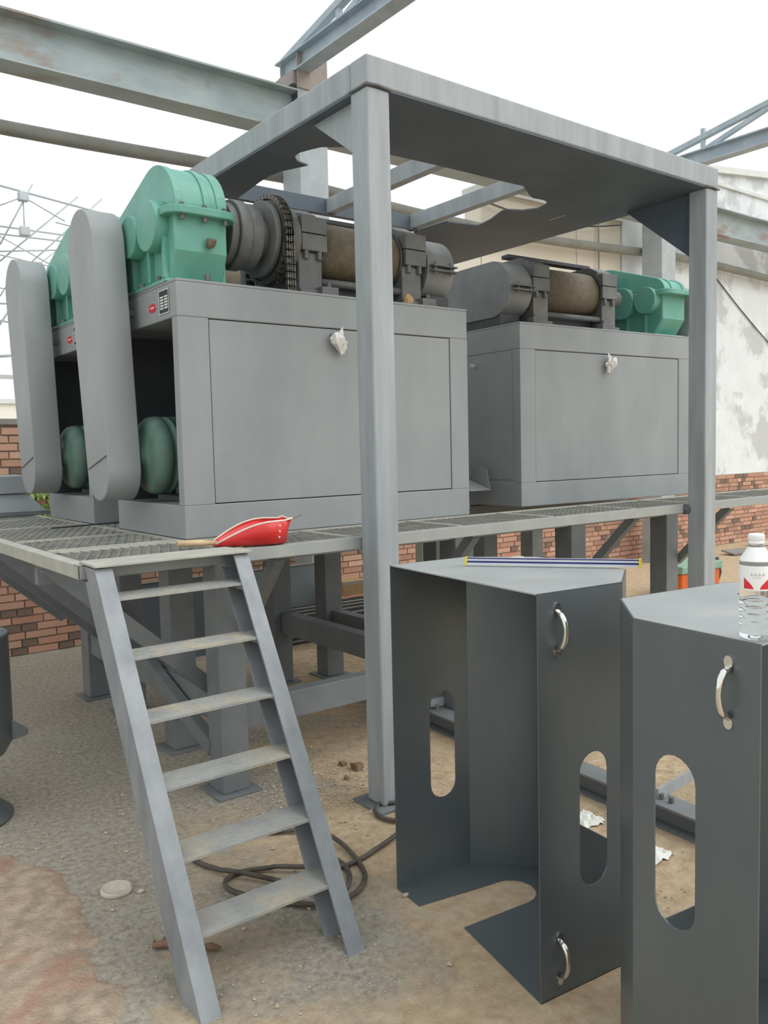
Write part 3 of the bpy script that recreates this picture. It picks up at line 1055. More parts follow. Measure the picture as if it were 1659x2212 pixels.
# discharge chute in the gap between the presses
cht = thing('discharge_chute', 'grey sheet discharge chute in the gap between two presses', 'chute', (3.68, 4.1, PZ))
MB().prism([(3.45, 3.93, 1.318), (3.86, 3.93, 1.318), (3.90, 4.2, 1.39), (3.45, 4.2, 1.39)], (0, 0, .004)).build('chute_floor', 'grey', cht)
MB().prism([(3.86, 3.93, 1.32), (3.905, 4.15, 1.38), (3.905, 4.15, 1.49), (3.875, 3.98, 1.46)], (.004, 0, 0)).build('chute_side', 'grey', cht)
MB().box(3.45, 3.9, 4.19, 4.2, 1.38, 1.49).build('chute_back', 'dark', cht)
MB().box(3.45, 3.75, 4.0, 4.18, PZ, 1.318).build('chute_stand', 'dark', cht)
# grey collecting bin at the far left of the deck
bn = thing('collecting_bin', 'grey sheet-metal bin with sloping skirt at the platform\'s far left', 'bin', (1.2, 6.1, PZ + .004))
MB().box(.7, 1.53, 5.95, 6.3, 1.36, 1.48).build('bin_body', 'hopper', bn, .006)
MB().prism([(.7, 5.93, 1.24), (1.62, 5.93, 1.24), (1.52, 5.97, 1.355), (.7, 5.97, 1.355)], (0, .3, 0)).build('bin_skirt', 'hopper', bn)
MB().box(.7, 1.64, 5.9, 6.3, PZ + .004, 1.24).build('bin_base', 'leg', bn)

# ================================================================== ROOF FRAME (canopy) over the presses
CN = thing('roof_frame', 'tall grey square-tube roof frame with steel deck over the presses', 'frame', (2.17, 2.9, 0))
PX0, PX1, PY = 2.17, 4.69, 2.906
for x in (PX0, PX1):
    MB().box(x, x + .12, PY, PY + .12, .012, 3.1165).build('post', 'frame', CN, .008, 3)
    MB().box(x - .05, x + .17, PY - .05, PY + .17, 0, .012).build('base_plate', 'leg', CN)
for x in (PX0, PX1):
    MB().box(x, x + .12, 5.42, 5.54, PZ, 3.1165).build('post', 'frame', CN, .008, 3) if x == PX1 else None
MB().box(PX0, PX1 + .125, PY, PY + .12, 3.126, 3.247).build('front_beam', 'frame', CN, .008, 3)
MB().box(PX0, PX0 + .12, PY + .121, 4.7, 3.126, 3.247).build('side_beam', 'frame', CN, .008, 3)
MB().box(PX1 + .005, PX1 + .125, PY + .121, 5.6, 3.126, 3.247).build('side_beam', 'frame', CN, .008, 3)
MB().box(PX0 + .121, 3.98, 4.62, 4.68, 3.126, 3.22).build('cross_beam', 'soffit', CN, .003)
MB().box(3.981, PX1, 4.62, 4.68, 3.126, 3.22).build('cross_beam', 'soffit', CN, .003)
MB().box(3.10, 3.16, 3.2, 4.619, 3.126, 3.22).build('cross_beam', 'frame', CN, .003)
MB().box(3.80, 3.86, 3.2, 4.8, 3.126, 3.22).build('cross_beam', 'frame', CN, .003)
# deck plate with a roughly torch-cut opening
outer = [(PX0 + .005, PY + .005), (PX1 + .12, PY + .005), (PX1 + .12, 5.58), (3.88, 5.58), (3.88, 4.63), (PX0 + .005, 4.63)]
hole = [(2.41, 3.62), (2.50, 3.56), (2.62, 3.52), (3.15, 3.503), (3.56, 3.505), (3.74, 3.50), (3.90, 3.60), (3.97, 3.635), (4.056, 3.625), (4.12, 3.65), (4.15, 3.70), (4.171, 3.778), (4.12, 3.86), (4.03, 3.90), (4.016, 3.95), (4.06, 4.05), (4.10, 4.14),
        (4.135, 4.286), (3.97, 4.32), (3.885, 4.33), (3.875, 4.60), (2.46, 4.61), (2.42, 4.27), (2.415, 4.15), (2.43, 4.047), (2.50, 3.89), (2.42, 3.865), (2.37, 3.81), (2.36, 3.75), (2.385, 3.68)]
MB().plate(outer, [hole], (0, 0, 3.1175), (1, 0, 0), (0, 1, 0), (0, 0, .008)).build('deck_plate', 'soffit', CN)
MB().box(4.43, 4.45, 3.78, 3.92, 3.1165, 3.1178).build('cut_slit', 'bar', CN)
MB().prism([(PX0 + .055, PY + .122, 3.1165), (PX0 + .055, 3.40, 3.1165), (PX0 + .055, PY + .122, 2.86)], (.01, 0, 0)).build('gusset', 'frame', CN)
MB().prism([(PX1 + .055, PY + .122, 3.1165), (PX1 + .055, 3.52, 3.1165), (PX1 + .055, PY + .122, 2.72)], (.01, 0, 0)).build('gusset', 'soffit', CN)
for x in (PX0, PX1):
    wl = [(x - .004, PY - .004, 3.12), (x + .06, PY - .006, 3.126), (x + .124, PY - .004, 3.12)]
    MB().tube(wl, .007, 6).tube([(x - .005, PY, 3.123), (x - .006, PY + .06, 3.12), (x - .005, PY + .12, 3.123)], .006, 6).build('weld_bead', 'iron', CN)
# burnt weld where deck edge meets the far post
MB().lathe([(0, -.02), (.03, -.012), (.035, .0), (.028, .012), (0, .02)], (PX1 - .01, 3.035, PZ - .03), (1, 0, 0), 10).build('burnt_weld', 'dark', CN)

# ================================================================== LADDER
LD = thing('access_ladder', 'grey steel ladder stair with six dusty treads leaning on the platform', 'ladder', (1.2, 2.5, 0))


def stringer(xb, xt, s):
    # channel: horizontal section swept up the slope; web outside, flanges inward
    w, tk = .062, .006
    p = V(xb, 2.112, 0)
    e = V(xt - xb, .81, 1.205)
    mb = MB()
    for d, t0, t1 in ((.143, 0, .955), (.11, .955, 1)):   # the back is notched at the top to clear the deck edge
        prof = [(0, 0), (s * w, 0), (s * w, .009), (s * tk, .009), (s * tk, d - .009), (s * w, d - .009), (s * w, d), (0, d)]
        mb.prism([p + e * t0 + V(a, b, 0) for a, b in prof], e * (t1 - t0))
    mb.build('stringer', 'ladder', LD)


stringer(.922, .95, 1)
stringer(1.487, 1.549, -1)
for zt_ in (1.104, .917, .730, .544, .359, .178):
    y = 2.118 + .67 * zt_
    xl = .922 + .0232 * zt_ + .008
    xr = 1.487 + .0512 * zt_ - .008
    tr = MB().prism([(xl, y, zt_), (xr, y, zt_), (xr, y + .138, zt_), (xl, y + .138, zt_)], (0, 0, -.005))
    tr.prism([(xl, y, zt_ - .005), (xr, y, zt_ - .005), (xr, y + .005, zt_ - .005), (xl, y + .005, zt_ - .005)], (0, 0, -.004))
    o = tr.build('tread', 'tread', LD)
    # raised tear pattern of the chequer plate
    ck = MB()
    for i in range(15):
        for j in range(4):
            c = V(xl + .03 + i * (xr - xl - .06) / 14, y + .018 + j * .034, zt_)
            a = V(.011, .006 if (i + j) % 2 else -.006, 0)
            b = V(-.25 * a.y, .25 * a.x, 0)
            ck.prism([c - a, c + b, c + a, c - b], (0, 0, .0012))
    kind(ck.build('chequer_pattern', 'tread', o), 'stuff')
    for xx in (xl + .001, xr - .03):
        MB().box(xx, xx + .029, y + .02, y + .13, zt_ - .035, zt_ - .0055).build('tread_cleat', 'ladder', LD)
MB().prism([(.944, 2.905, 1.2105), (1.555, 2.905, 1.2105), (1.555, 2.95, 1.2105), (1.535, 3.09, 1.2105), (.95, 3.09, 1.2105)], (0, 0, .01)).build('top_step', 'bar', LD, .002)


# ================================================================== LOOSE MACHINE COVERS (foreground)
def cover(name, label, O, U, W, flip, H=1.19):
    U, W = Vector((*U, 0)).normalized(), Vector((*W, 0)).normalized()
    O = Vector((*O, 0))
    T = thing(name, label, 'machine cover', O, 'loose sheet-metal machine covers')
    up = V(0, 0, 1)
    th = .004

    def zc(z):
        return H - z if flip else z

    def P(u_, v_, z):
        return O + U * u_ + W * v_ + up * z

    pts = [(0, 0), (.335, 0), (.534, .168), (.534, .602), (.335, .77), (0, .77)]

    def panel(nm, i, slot, opening=False):
        a, b = pts[i], pts[i + 1]
        e = Vector((b[0] - a[0], b[1] - a[1]))
        ln = e.length
        d = (U * e.x + W * e.y).normalized()
        inward = (P(.25, .385, 0) - P(*a, 0))
        nrm = d.cross(up)
        if nrm.dot(inward) < 0:
            nrm = -nrm
        holes = []
        if slot:
            c = .213 if i == 0 else ln - .213
            holes = [stadium(c, zc(.4975), .057, .1455)]
        if opening:
            holes = [[(.035, .25), (ln - .035, .25), (ln - .035, .94), (.035, .94)]]
        return MB().plate([(0, 0.0), (ln, 0.0), (ln, H), (0, H)], holes, P(*a, 0), d, up, nrm * th).build(nm, 'sheet', T)

    s1 = panel('side_panel', 0, True)
    panel('corner_panel', 1, False)
    panel('back_panel', 2, False, True)
    panel('corner_panel', 3, False)
    s2 = panel('side_panel', 4, True)
    # closed end plate
    zz = H if not flip else 0
    MB().plate([p for p in pts], [], P(0, 0, zc(H) - (.0 if flip else .004)), U, W, up * .004).build('end_plate', 'sheet' if flip else 'sheet_toplit', T)
    # notched end plate: wide strip, narrow strip, rounded notch between
    nt = [(0, 0), (.335, 0), (.534, .168), (.534, .602), (.335, .77), (0, .77), (0, .625), (.30, .60)]
    for k in range(9):
        t = math.pi / 2 - math.pi * k / 8
        nt.append((.33 + .085 * math.cos(t), .515 + .085 * math.sin(t)))
    nt += [(.30, .43), (.05, .43)]
    MB().plate(nt, [], P(0, 0, .0 if not flip else H - .004), U, W, up * .004).build('notched_plate', 'sheet_toplit' if flip else 'sheet', T)

    # chrome pull handles near the open edge
    def handle(panel_o, z0, z1, v0, out):
        n = W * out
        base = [P(.072, v0, z0), P(.072, v0, z1)]
        path = []
        for k in range(13):
            t = k / 12
            z = z0 + (z1 - z0) * (.10 + .80 * t)
            path.append(P(.072, v0, z) + n * (.003 + .032 * math.sin(math.pi * min(1, max(0, t))) ** .45))
        rad = [.0065 + .0025 * abs(2 * k / 12 - 1) for k in range(13)]
        h = MB().tube(path, rad, 10).build('pull_handle', 'chrome', panel_o)
        for bz in base:
            e = []
            for k in range(12):
                a = 2 * math.pi * k / 12
                e.append(bz + U * .011 * math.cos(a) + up * .014 * math.sin(a))
            MB().prism(e, n * .005).build('handle_foot', 'chrome', panel_o)

    for zz0, zz1 in ((1.015, 1.145), (.05, .18)):
        a, b = sorted((zc(zz0), zc(zz1)))
        handle(s1, a, b, 0, -1)
        handle(s2, a, b, .77, 1)
    return T


cover('machine_cover', 'open dark grey sheet-metal machine cover with a straightedge lying on top', (1.722, 1.575), (.995, -.1), (.1, .995), False)
cover('machine_cover', 'upside-down dark grey machine cover with a water bottle on top', (1.606, .870), (.107, .994), (.993, -.118), True)

# aluminium straightedge on the first cover
RU = thing('straightedge', 'aluminium straightedge with navy stripes and yellow end caps on open cover', 'straightedge', (2.15, 1.9, 1.19))
pa, pb = V(1.975, 2.125, 1.1945), V(2.315, 1.672, 1.1945)
d_ = (pb - pa).normalized()
nn = V(0, 0, 1).cross(d_)
if nn.dot(V(0, 0, 1.6) - pa) < 0 or nn.dot(-pa) < 0:
    nn = -nn
body = MB().prism([pa, pa + nn * .012, pa + nn * .012 + V(0, 0, .026), pa + V(0, 0, .026)], pb - pa).build('body', 'alu', RU)
q0 = pa + nn * .0121
for (za, zb_) in ((.009, .015), (.022, .0262)):
    MB().prism([q0 + V(0, 0, za), q0 + V(0, 0, zb_), q0 + V(0, 0, zb_) + nn * .0006, q0 + V(0, 0, za) + nn * .0006], pb - pa).build('navy_stripe', 'navy', RU)
for p, s in ((pa, -1), (pb, 1)):
    MB().prism([p - nn * .001 - V(0, 0, .001), p + nn * .014 - V(0, 0, .001), p + nn * .014 + V(0, 0, .028), p - nn * .001 + V(0, 0, .028)], d_ * s * .008).build('end_cap', 'yellow', RU)
# lump of pale mortar behind the straightedge
lm = MB()
for j in range(5):
    for i in range(12):
        a = 2 * math.pi * i / 12
        rr = (.045, .04, .03, .016, .0)[j] * (1 + .2 * math.sin(3 * a + j))
        lm.v.append(V(2.165 + rr * math.cos(a), 2.08 + rr * .6 * math.sin(a), 1.194 + (0, .007, .012, .015, .016)[j]))
for j in range(4):
    for i in range(12):
        lm.f.append((j * 12 + i, j * 12 + (i + 1) % 12, (j + 1) * 12 + (i + 1) % 12, (j + 1) * 12 + i))
        lm.sm.append(True)
tag(lm.build('work_glove', 'lime'), 'crumpled pale rag behind the striped straightedge', 'rag').name = 'crumpled_rag'

# ================================================================== WATER BOTTLE
BX, BY, BZ = 1.634, .897, 1.1945
BT = thing('water_bottle', 'clear plastic water bottle with white cap and red-white label', 'bottle', (BX, BY, BZ))
pf = [(.0, .0), (.022, .0), (.03, .004), (.032, .012)]
for k in range(25):
    z = .014 + k * .0029
    pf.append((.0315 + .0011 * math.sin(k * 2 * math.pi / 5), z))
pf += [(.032, .09), (.032, .152), (.0318, .160), (.0305, .165), (.0155, .189), (.0135, .193), (.0135, .202)]
bt = MB().lathe(pf, (BX, BY, BZ), n=40)
# wavy moulded ribs: the ribs rise and fall around the body
for i, v in enumerate(bt.v):
    z = v.z - BZ
    if .012 < z < .088:
        a = math.atan2(v.y - BY, v.x - BX)
        v.z += .0035 * math.sin(3 * a)
bt.build('bottle_body', 'bottle', BT)
MB().lathe([(.0322, .1615), (.0309, .1655), (.0159, .1895)], (BX, BY, BZ), n=40).build('shoulder_glare', 'white', BT)  # white skin painted in for the reflection on the clear shoulder
lb = MB().lathe([(.0324, .103), (.0326, .105), (.0326, .151), (.0324, .153)], (BX, BY, BZ), n=48).build('label_sleeve', 'white', BT)
# direction from bottle to the camera, for where the print faces
ca = math.atan2(-BY, -BX)


def wrap(mb, pts, rr, off):
    n = len(pts)
    vs = []
    for rad in (rr, rr + .0004):
        for (s, z) in pts:
            a = ca + off + s / .033
            vs.append((BX + rad * math.cos(a), BY + rad * math.sin(a), BZ + z + .009))
    mb.add(vs, [tuple(range(n, 2 * n)), tuple(range(n - 1, -1, -1))] + [(i, (i + 1) % n, n + (i + 1) % n, n + i) for i in range(n)])


for s in (-1, 1):
    for seg in range(6):
        wm = MB() if seg == 0 else wm
        t0, t1 = seg / 6, (seg + 1) / 6

        def edge(t):
            return (.006 + .019 * (1 - (1 - t) ** 1.6) * 1.0)
        x0, x1 = .006 + .020 * t0, .006 + .020 * t1
        lo0, lo1 = .0975, .0975
        hi0, hi1 = .0985 + .021 * t0 ** .7, .0985 + .021 * t1 ** .7
        quad = [(s * x0, lo0), (s * x1, lo1), (s * x1, hi1), (s * x0, hi0)]
        if s < 0:
            quad.reverse()
        wrap(wm, quad, .0327, .05)
    wm.build('label_wing', 'labelred', lb)
sc_ = MB()
for i in range(4):
    x = -.012 + i * .0075
    for (a, b, c, d) in ((0, .1245, .002, .1305), (.002, .1285, .0035, .1245), (.0035, .1255, .0055, .1265)):
        wrap(sc_, [(x + a, b), (x + a + .0009, b), (x + c + .0009, d), (x + c, d)], .0327, .05)
for i in range(9):
    wrap(sc_, [(-.008 + i * .0018, .1205), (-.0068 + i * .0018, .1205), (-.0068 + i * .0018, .1213), (-.008 + i * .0018, .1213)], .0327, .05)
sc_.build('label_lettering', 'labelgrey', lb)
cpm = MB().lathe([(.0, .216), (.0135, .216), (.0155, .214), (.0157, .204), (.0148, .203), (.0148, .2), (.0157, .199), (.0157, .196), (.0, .196)], (BX, BY, BZ), n=36).build('cap', 'white', BT)
gr = MB()
for k in range(36):
    a = 2 * math.pi * k / 36
    gr.bar((BX + .0158 * math.cos(a), BY + .0158 * math.sin(a), BZ + .2045), (BX + .0158 * math.cos(a), BY + .0158 * math.sin(a), BZ + .213), .0008, .001, (math.cos(a), math.sin(a), 0))
gr.build('cap_grip', 'white', cpm)

# ================================================================== RED SHOVEL on the deck
SH = thing('coal_shovel', 'small red enamel hand shovel with wooden handle lying on the mesh deck', 'shovel', (1.7, 3.2, PZ))
so = V(1.485, 3.20, PZ + .006)
sdir = V(.96, -.28, 0).normalized()
sside = V(.28, .96, 0).normalized()
ns = 11
rows = []
mbs = MB()
rim = [[], []]
for i in range(ns):
    t = i / (ns - 1)
    x = .05 + .29 * t
    halfw = .045 + .05 * math.sin(min(1, t * 1.5) * math.pi / 2)
    hgt = .012 + .085 * math.sin(min(1, t * 1.25) * math.pi / 2)
    lift = 0.0
    if t > .82:
        halfw *= 1 - .35 * (t - .82) / .18
    c = so + sdir * x
    ln_ = []
    for (s_, h_) in ((-1.12, hgt), (-1.04, hgt * .45), (-.9, .004), (0, 0), (.9, .004), (1.04, hgt * .45), (1.12, hgt)):
        ln_.append(c + sside * halfw * s_ + V(0, 0, h_ + lift))
    rows.append(ln_)
    rim[0].append(ln_[0])
    rim[1].append(ln_[-1])
# back wall of the pan
tailc = so + sdir * .365
rows.append([tailc + sside * .075 * s_ + V(0, 0, h_) for s_, h_ in ((-1, .105), (-.8, .10), (-.45, .1), (0, .1), (.45, .1), (.8, .10), (1, .105))])
vs = [p for row in rows for p in row]
nn_ = 7
fsx = []
for i in range(len(rows) - 1):
    for j in range(nn_ - 1):
        fsx.append((i * nn_ + j, (i + 1) * nn_ + j, (i + 1) * nn_ + j + 1, i * nn_ + j + 1))
mbs.add(vs, fsx, True)
pan = mbs.build('pan', 'red', SH)
sol = pan.modifiers.new('thickness', 'SOLIDIFY')
sol.thickness = .003
for k in (0, 1):
    MB().tube(rim[k] + [rows[-1][0 if k == 0 else -1]], .004, 8).build('rolled_rim', 'cream', pan)
MB().tube(rows[-1], .004, 8).build('rolled_rim', 'cream', pan)
rv = MB()
for j, zz in enumerate((.03, .055, .08)):
    c = so + sdir * .305 - sside * (.095 + .01 * j) * .92 + V(0, 0, zz)
    rv.cyl(c, c - sside * .006, .004, 8)
rv.build('rivet', 'cream', pan)
MB().tube([so + sdir * .06 - sside * .0 + V(0, 0, .012), so - sdir * .02 + V(0, 0, .016), so - sdir * .10 + V(0, 0, .018)], [.009, .014, .013], 12).build('wooden_handle', 'wood', SH)
MB().tube([so + sdir * .35 - sside * .03 + V(0, 0, .09), so + sdir * .42 - sside * .03 + V(0, 0, .112)], .003, 6).build('wire_hook', 'iron', SH)

# ================================================================== THINGS ON THE GROUND
# long H beam lying on the ground beyond the covers
gb_ = thing('floor_girder', 'dark steel girder lying on the ground beyond the covers', 'girder', (3.02, 2.6, 0))
ibeam(MB(), (3.13, 4.4, 0), (2.93, .9, 0), .12, .1, .008, .01).build('girder', 'leg', gb_)
MB().bar((3.07, 3.66, .13), (3.95, 3.58, .13), .06, .05).build('cross_member', 'frame', gb_)
MB().bar((3.07, 3.80, .13), (3.95, 3.74, .13), .05, .05).build('cross_member', 'leg', gb_)
MB().tube([V(2.99, 2.13, .1), V(3.0, 2.17, .4), V(3.02, 2.12, .62)], .022, 10).build('bent_upright', 'leg', gb_)
MB().bar((2.98, 2.06, .12), (3.65, 2.02, .20), .012, .05, (0, 0, 1)).build('side_bar', 'frame', gb_)
bs = MB()
for y in (2.0, 2.05, 2.2, 3.6):
    bolt((2.99 + (y - 2) * .06, y, .1), (2.99 + (y - 2) * .06, y, .125), .012, gb_)


def rag(name, label, c, s, seed, m='paper'):
    rn = random.Random(seed)
    mb = MB()
    n = 9
    for j in range(n):
        for i in range(n):
            mb.v.append(V(c[0] + (i / (n - 1) - .5) * s[0] + rn.uniform(-.01, .01), c[1] + (j / (n - 1) - .5) * s[1] + rn.uniform(-.01, .01), .004 + rn.random() * s[2] * (1 - max(abs(i - 4), abs(j - 4)) / 5)))
    for j in range(n - 1):
        for i in range(n - 1):
            mb.f.append((j * n + i, j * n + i + 1, (j + 1) * n + i + 1, (j + 1) * n + i))
            mb.sm.append(False)
    o = mb.build(name, m)
    sd = o.modifiers.new('thickness', 'SOLIDIFY')
    sd.thickness = .002
    return tag(o, label, 'litter')


rag('crumpled_paper', 'crumpled white paper scrap seen through the open cover\'s slot', (2.75, 2.26), (.14, .12, .05), 1)
rag('crumpled_plastic', 'crumpled pale green wrapper seen through the upside-down cover\'s slot', (2.68, 1.92), (.18, .16, .06), 2, 'paper')

# cable
cb = []
ctrl = [(2.4, 2.95), (2.237, 2.896), (2.16, 2.935), (2.10, 2.85), (2.127, 2.757), (2.19, 2.80), (2.235, 2.87), (2.3, 2.82), (2.25, 2.74), (2.05, 2.653), (1.86, 2.60), (1.715, 2.586), (1.6, 2.66), (1.5, 2.75), (1.40, 2.80), (1.332, 2.772), (1.302, 2.70),
        (1.35, 2.60), (1.45, 2.47), (1.55, 2.38), (1.647, 2.384), (1.75, 2.47), (1.80, 2.6), (1.822, 2.792), (1.76, 2.94), (1.634, 3.032), (1.5, 3.12), (1.38, 3.14), (1.32, 3.06), (1.313, 2.969), (1.36, 2.83), (1.415, 2.746), (1.50, 2.60), (1.56, 2.46), (1.62, 2.42), (1.70, 2.50), (1.74, 2.62), (1.72, 2.74)]
for i in range(len(ctrl) - 1):
    p0, p1, p2_, p3_ = (Vector((*ctrl[max(0, min(len(ctrl) - 1, k))], 0)) for k in (i - 1, i, i + 1, i + 2))
    for k in range(6):
        t = k / 6
        q = .5 * ((2 * p1) + (p2_ - p0) * t + (2 * p0 - 5 * p1 + 4 * p2_ - p3_) * t * t + (3 * p1 - p0 - 3 * p2_ + p3_) * t ** 3)
        cb.append(V(q.x, q.y, .011 + .012 * (1 + math.sin(i * 1.7 + t)) * .5))
tag(MB().tube(cb, .0095, 8).build('black_cable', 'cable'), 'black cable lying in loose loops on the ground behind the ladder', 'cable')
# lime ring
rg = MB()
for k in range(29):
    pass
cr = [V(.992 + .052 * math.cos(t) * (1 + .06 * math.sin(2 * t)), 2.985 + .05 * math.sin(t), .022) for t in (2 * math.pi * k / 28 for k in range(29))]
rg.lathe([(.045, .0), (.056, .0), (.057, .010), (.052, .019), (.048, .018), (.046, .006), (.0, .004)], (.992, 2.985, 0), n=26)
tag(rg.build('paint_dish', 'lime'), 'small round dish crusted with pale lime on the gravel', 'dish')
tw = MB()
tw.tube([(.955, 2.55, .012), (.99, 2.53, .02), (1.03, 2.49, .012)], [.008, .014, .009], 7).tube([(.99, 2.53, .014), (1.0, 2.56, .02)], [.008, .004], 6).tube([(.962, 2.548, .01), (.97, 2.57, .016)], [.008, .005], 6)
tag(tw.build('rusty_scrap', 'twig'), 'small rusty brown scrap left of the ladder foot', 'scrap')
tw = MB().tube([(1.07, 2.45, .012), (1.10, 2.42, .016), (1.125, 2.40, .01)], [.007, .013, .006], 7)
tag(tw.build('rusty_scrap', 'twig'), 'small rusty brown scrap between the ladder feet', 'scrap')

# spilled sand at lower left
sd = MB()
nx, ny = 90, 170
xs0, xs1, ys0, ys1 = .15, 1.05, 1.95, 3.65


def edge_x(y):
    pts_ = [(1.9, .74), (2.23, .785), (2.5, .80), (2.63, .835), (3.0, .89), (3.26, .905), (3.45, .80), (3.6, .73), (3.7, .55)]
    for (a, b), (c, d) in zip(pts_, pts_[1:]):
        if a <= y <= c:
            return b + (d - b) * (y - a) / (c - a)
    return .5


for j in range(ny + 1):
    for i in range(nx + 1):
        x = xs0 + (xs1 - xs0) * i / nx
        y = ys0 + (ys1 - ys0) * j / ny
        ex = edge_x(y) - .02 + .06 * noise.noise(V(x * 6, y * 6, 1)) + .03 * noise.noise(V(x * 20, y * 20, 4))
        k = max(0, min(1, (ex - x) / .07))
        h = k ** .6 * (.013 + .006 * noise.noise(V(x * 5, y * 5, 0)) + .005 * noise.noise(V(x * 17, y * 17, 3)) + .003 * noise.noise(V(x * 50, y * 50, 5)))
        sd.v.append(V(x, y, h if k > 0 else -.004))
for j in range(ny):
    for i in range(nx):
        a = j * (nx + 1) + i
        q = (a, a + 1, a + nx + 2, a + nx + 1)
        if max(sd.v[k].z for k in q) > -.003:
            sd.f.append(q)
            sd.sm.append(True)
tag(sd.build('sand_spill', 'sand'), 'reddish sand and mortar spill at the lower left', 'sand', kind='stuff')

# pebbles and grit (uncountable)
pb_ = MB()
rn = random.Random(11)


def pebble(x, y, s, z=0):
    if (1.66 < x < 2.42 and 1.42 < y < 2.46) or (1.55 < x < 2.45 and .8 < y < 1.5) or (x < .9 and y < 3.5):
        return
    c = V(x, y, z + s * .35)
    vs = []
    for (a, b, d) in ((1, 0, 0), (-1, 0, 0), (0, 1, 0), (0, -1, 0), (0, 0, .8), (0, 0, -.5)):
        vs.append(c + V(a, b, d) * s * rn.uniform(.6, 1.2))
    pb_.add(vs, [(0, 2, 4), (2, 1, 4), (1, 3, 4), (3, 0, 4), (2, 0, 5), (1, 2, 5), (3, 1, 5), (0, 3, 5)])


for i in range(5200):
    x, y = rn.uniform(.4, 3.6), rn.uniform(1.5, 6.8)
    pebble(x, y, rn.choice((.003, .004, .005, .006)))
for i in range(160):
    pebble(rn.uniform(.5, 3.2), rn.uniform(1.8, 5.5), rn.uniform(.007, .014))
for i in range(500):
    pebble(rn.gauss(2.05, .18), rn.gauss(3.3, .2), rn.uniform(.004, .010))
tag(pb_.build('ground_grit', 'stone'), 'scattered grit and pebbles over the yard ground', 'gravel', kind='stuff')
for (x, y, s, lab) in ((1.06, 2.92, .014, 'small white stone beside the lime-crusted dish'), (1.79, 2.28, .013, 'small pale stone in front of the open cover\'s base'), (2.0, 3.17, .015, 'small pale stone near the tie beam left of the near post')):
    k = MB()
    for j, (zz, rr) in enumerate(((0, .6), (.5, 1), (1.0, .7), (1.25, 0))):
        for i in range(8):
            a = 2 * math.pi * i / 8
            q = rr * s * (1 + .2 * math.sin(2 * a + j))
            k.v.append(V(x + q * math.cos(a), y + q * .8 * math.sin(a), zz * s * .8))
    for j in range(3):
        for i in range(8):
            k.f.append((j * 8 + i, j * 8 + (i + 1) % 8, (j + 1) * 8 + (i + 1) % 8, (j + 1) * 8 + i))
            k.sm.append(True)
    tag(k.build('stone', 'lime'), lab, 'stone')

for i, (x, y, q) in enumerate(((2.33, 3.46, .018), (2.36, 3.37, .026), (2.24, 3.30, .012))):
    k = MB()
    vs = [V(x + a * q * rn.uniform(.7, 1.2), y + b * q * rn.uniform(.7, 1.2), max(0, c * q * rn.uniform(.7, 1.1))) for a in (-1, 1) for b in (-1, 1) for c in (0, 1.3)]
    k.add(vs, [(0, 1, 3, 2), (4, 6, 7, 5), (0, 4, 5, 1), (2, 3, 7, 6), (0, 2, 6, 4), (1, 5, 7, 3)])
    tag(k.build('brick_chunk', 'twig', None, .003), ('middle-sized broken reddish chunk behind the near post, farthest of three', 'largest broken reddish chunk on the ground behind the near post', 'smallest broken reddish chunk behind the near post')[i], 'rubble', 'broken chunks behind the near post')
# drum on a flared foot at the left edge
DR = thing('steel_drum', 'dark grey open steel drum with flared foot at the left edge', 'drum', (.69, 4.13, 0))
dc = (.69, 4.13, 0)
MB().lathe([(.0, .26), (.20, .26), (.235, .32), (.235, .785), (.24, .80), (.235, .81), (.222, .805), (.222, .34), (.0, .30)], dc, n=40).build('drum_shell', 'sheet', DR)
MB().lathe([(.09, .30), (.09, .2), (.13, .1), (.225, .012), (.225, 0), (.0, 0)], (.66, 4.03, 0), n=32).build('flared_foot', 'sheet', DR)
for a in (-.35,):
    MB().prism([(.88, 4.05, .42), (.955, 4.03, .36), (.955, 4.03, .33), (.87, 4.05, .31)], (.01, -.02, 0)).build('lug', 'sheet', DR)

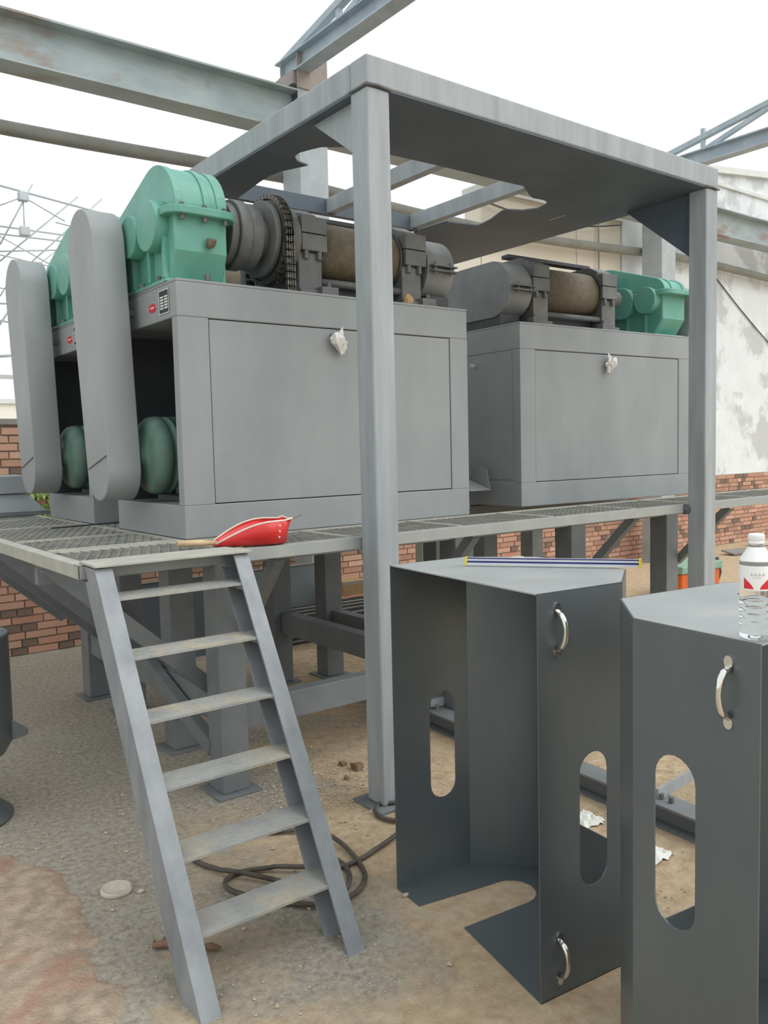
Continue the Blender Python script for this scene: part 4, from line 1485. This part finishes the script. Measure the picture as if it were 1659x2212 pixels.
# storage under the platform
RK = thing('wire_rack', 'low black rack with thin wire rails under the platform', 'rack', (4.0, 5.9, 0))
for z in (.06, .1, .14, .18, .23, .27, .30, .325):
    MB().tube([(3.3, 5.8, z), (4.4, 5.76, z + .0)], .006, 6).build('rail', 'wire', RK)
for x in (3.32, 3.86, 4.38):
    MB().cyl((x, 5.82, 0), (x, 5.82, .33), .012, 8).build('upright', 'black_iron', RK)
MB().box(3.3, 4.4, 5.9, 5.92, 0.0, .32).build('back_sheet', 'black_iron', RK)
BXX = thing('cardboard_box', 'small taped brown box on the wire rack', 'box', (4.2, 5.96, .34))
MB().box(4.06, 4.30, 5.94, 6.14, .335, .46).build('carton', 'card', BXX, .004)
MB().box(4.055, 4.305, 5.938, 5.94, .43, .462).build('tape', 'film', BXX)
SP = thing('leaning_sheet', 'dark steel sheet leaning under the platform behind the legs', 'steel sheet', (3.2, 6.1, 0))
MB().prism([(2.2, 6.10, 0), (4.0, 6.10, 0), (4.0, 6.3, .60), (2.2, 6.3, .60)], (0, .006, 0)).build('sheet', 'sheet', SP)
MB().bar((2.2, 6.297, .603), (4.0, 6.297, .603), .012, .012).build('folded_edge', 'wire', SP)
MB().tube([(3.62, 6.20, .50), (3.65, 6.16, .505), (3.68, 6.20, .50)], .01, 6).build('pull_handle', 'chrome', SP)
# orange machine beyond the far post
OM = thing('orange_compressor', 'orange and pale green compact machine on ground beyond the far post', 'machine', (7.8, 5.0, 0))
MB().box(7.5, 8.2, 4.9, 5.25, .08, .26).build('body', 'orange', OM, .02)
MB().box(7.48, 8.22, 4.88, 5.27, .26, .34).build('lid', 'teal', OM, .01)
MB().tube([(8.22, 4.95, .1), (8.28, 4.95, .2), (8.22, 4.95, .36)], .02, 8).build('side_handle', 'black_iron', OM)
MB().prism([(7.52, 4.905, .08), (7.75, 4.905, .08), (7.64, 4.905, .0)], (0, .04, 0)).build('front_foot', 'orange', OM)
MB().box(8.0, 8.1, 4.92, 5.2, 0, .08).build('rear_foot', 'black_iron', OM)
# boards and litter by the brick wall, right
for (x, y, w, lab) in ((10.9, 6.3, .5, 'grey board lying at the foot of the brick wall behind the far post'), (12.1, 6.6, .35, 'pale scrap of board on the ground by the right end of the wall')):
    tag(MB().prism([(x, y, .01), (x + w, y - .1, .01), (x + w, y + .12, .05), (x, y + .2, .05)], (0, 0, .02)).build('scrap_board', 'coping' if x < 12 else 'lime'), lab, 'board')
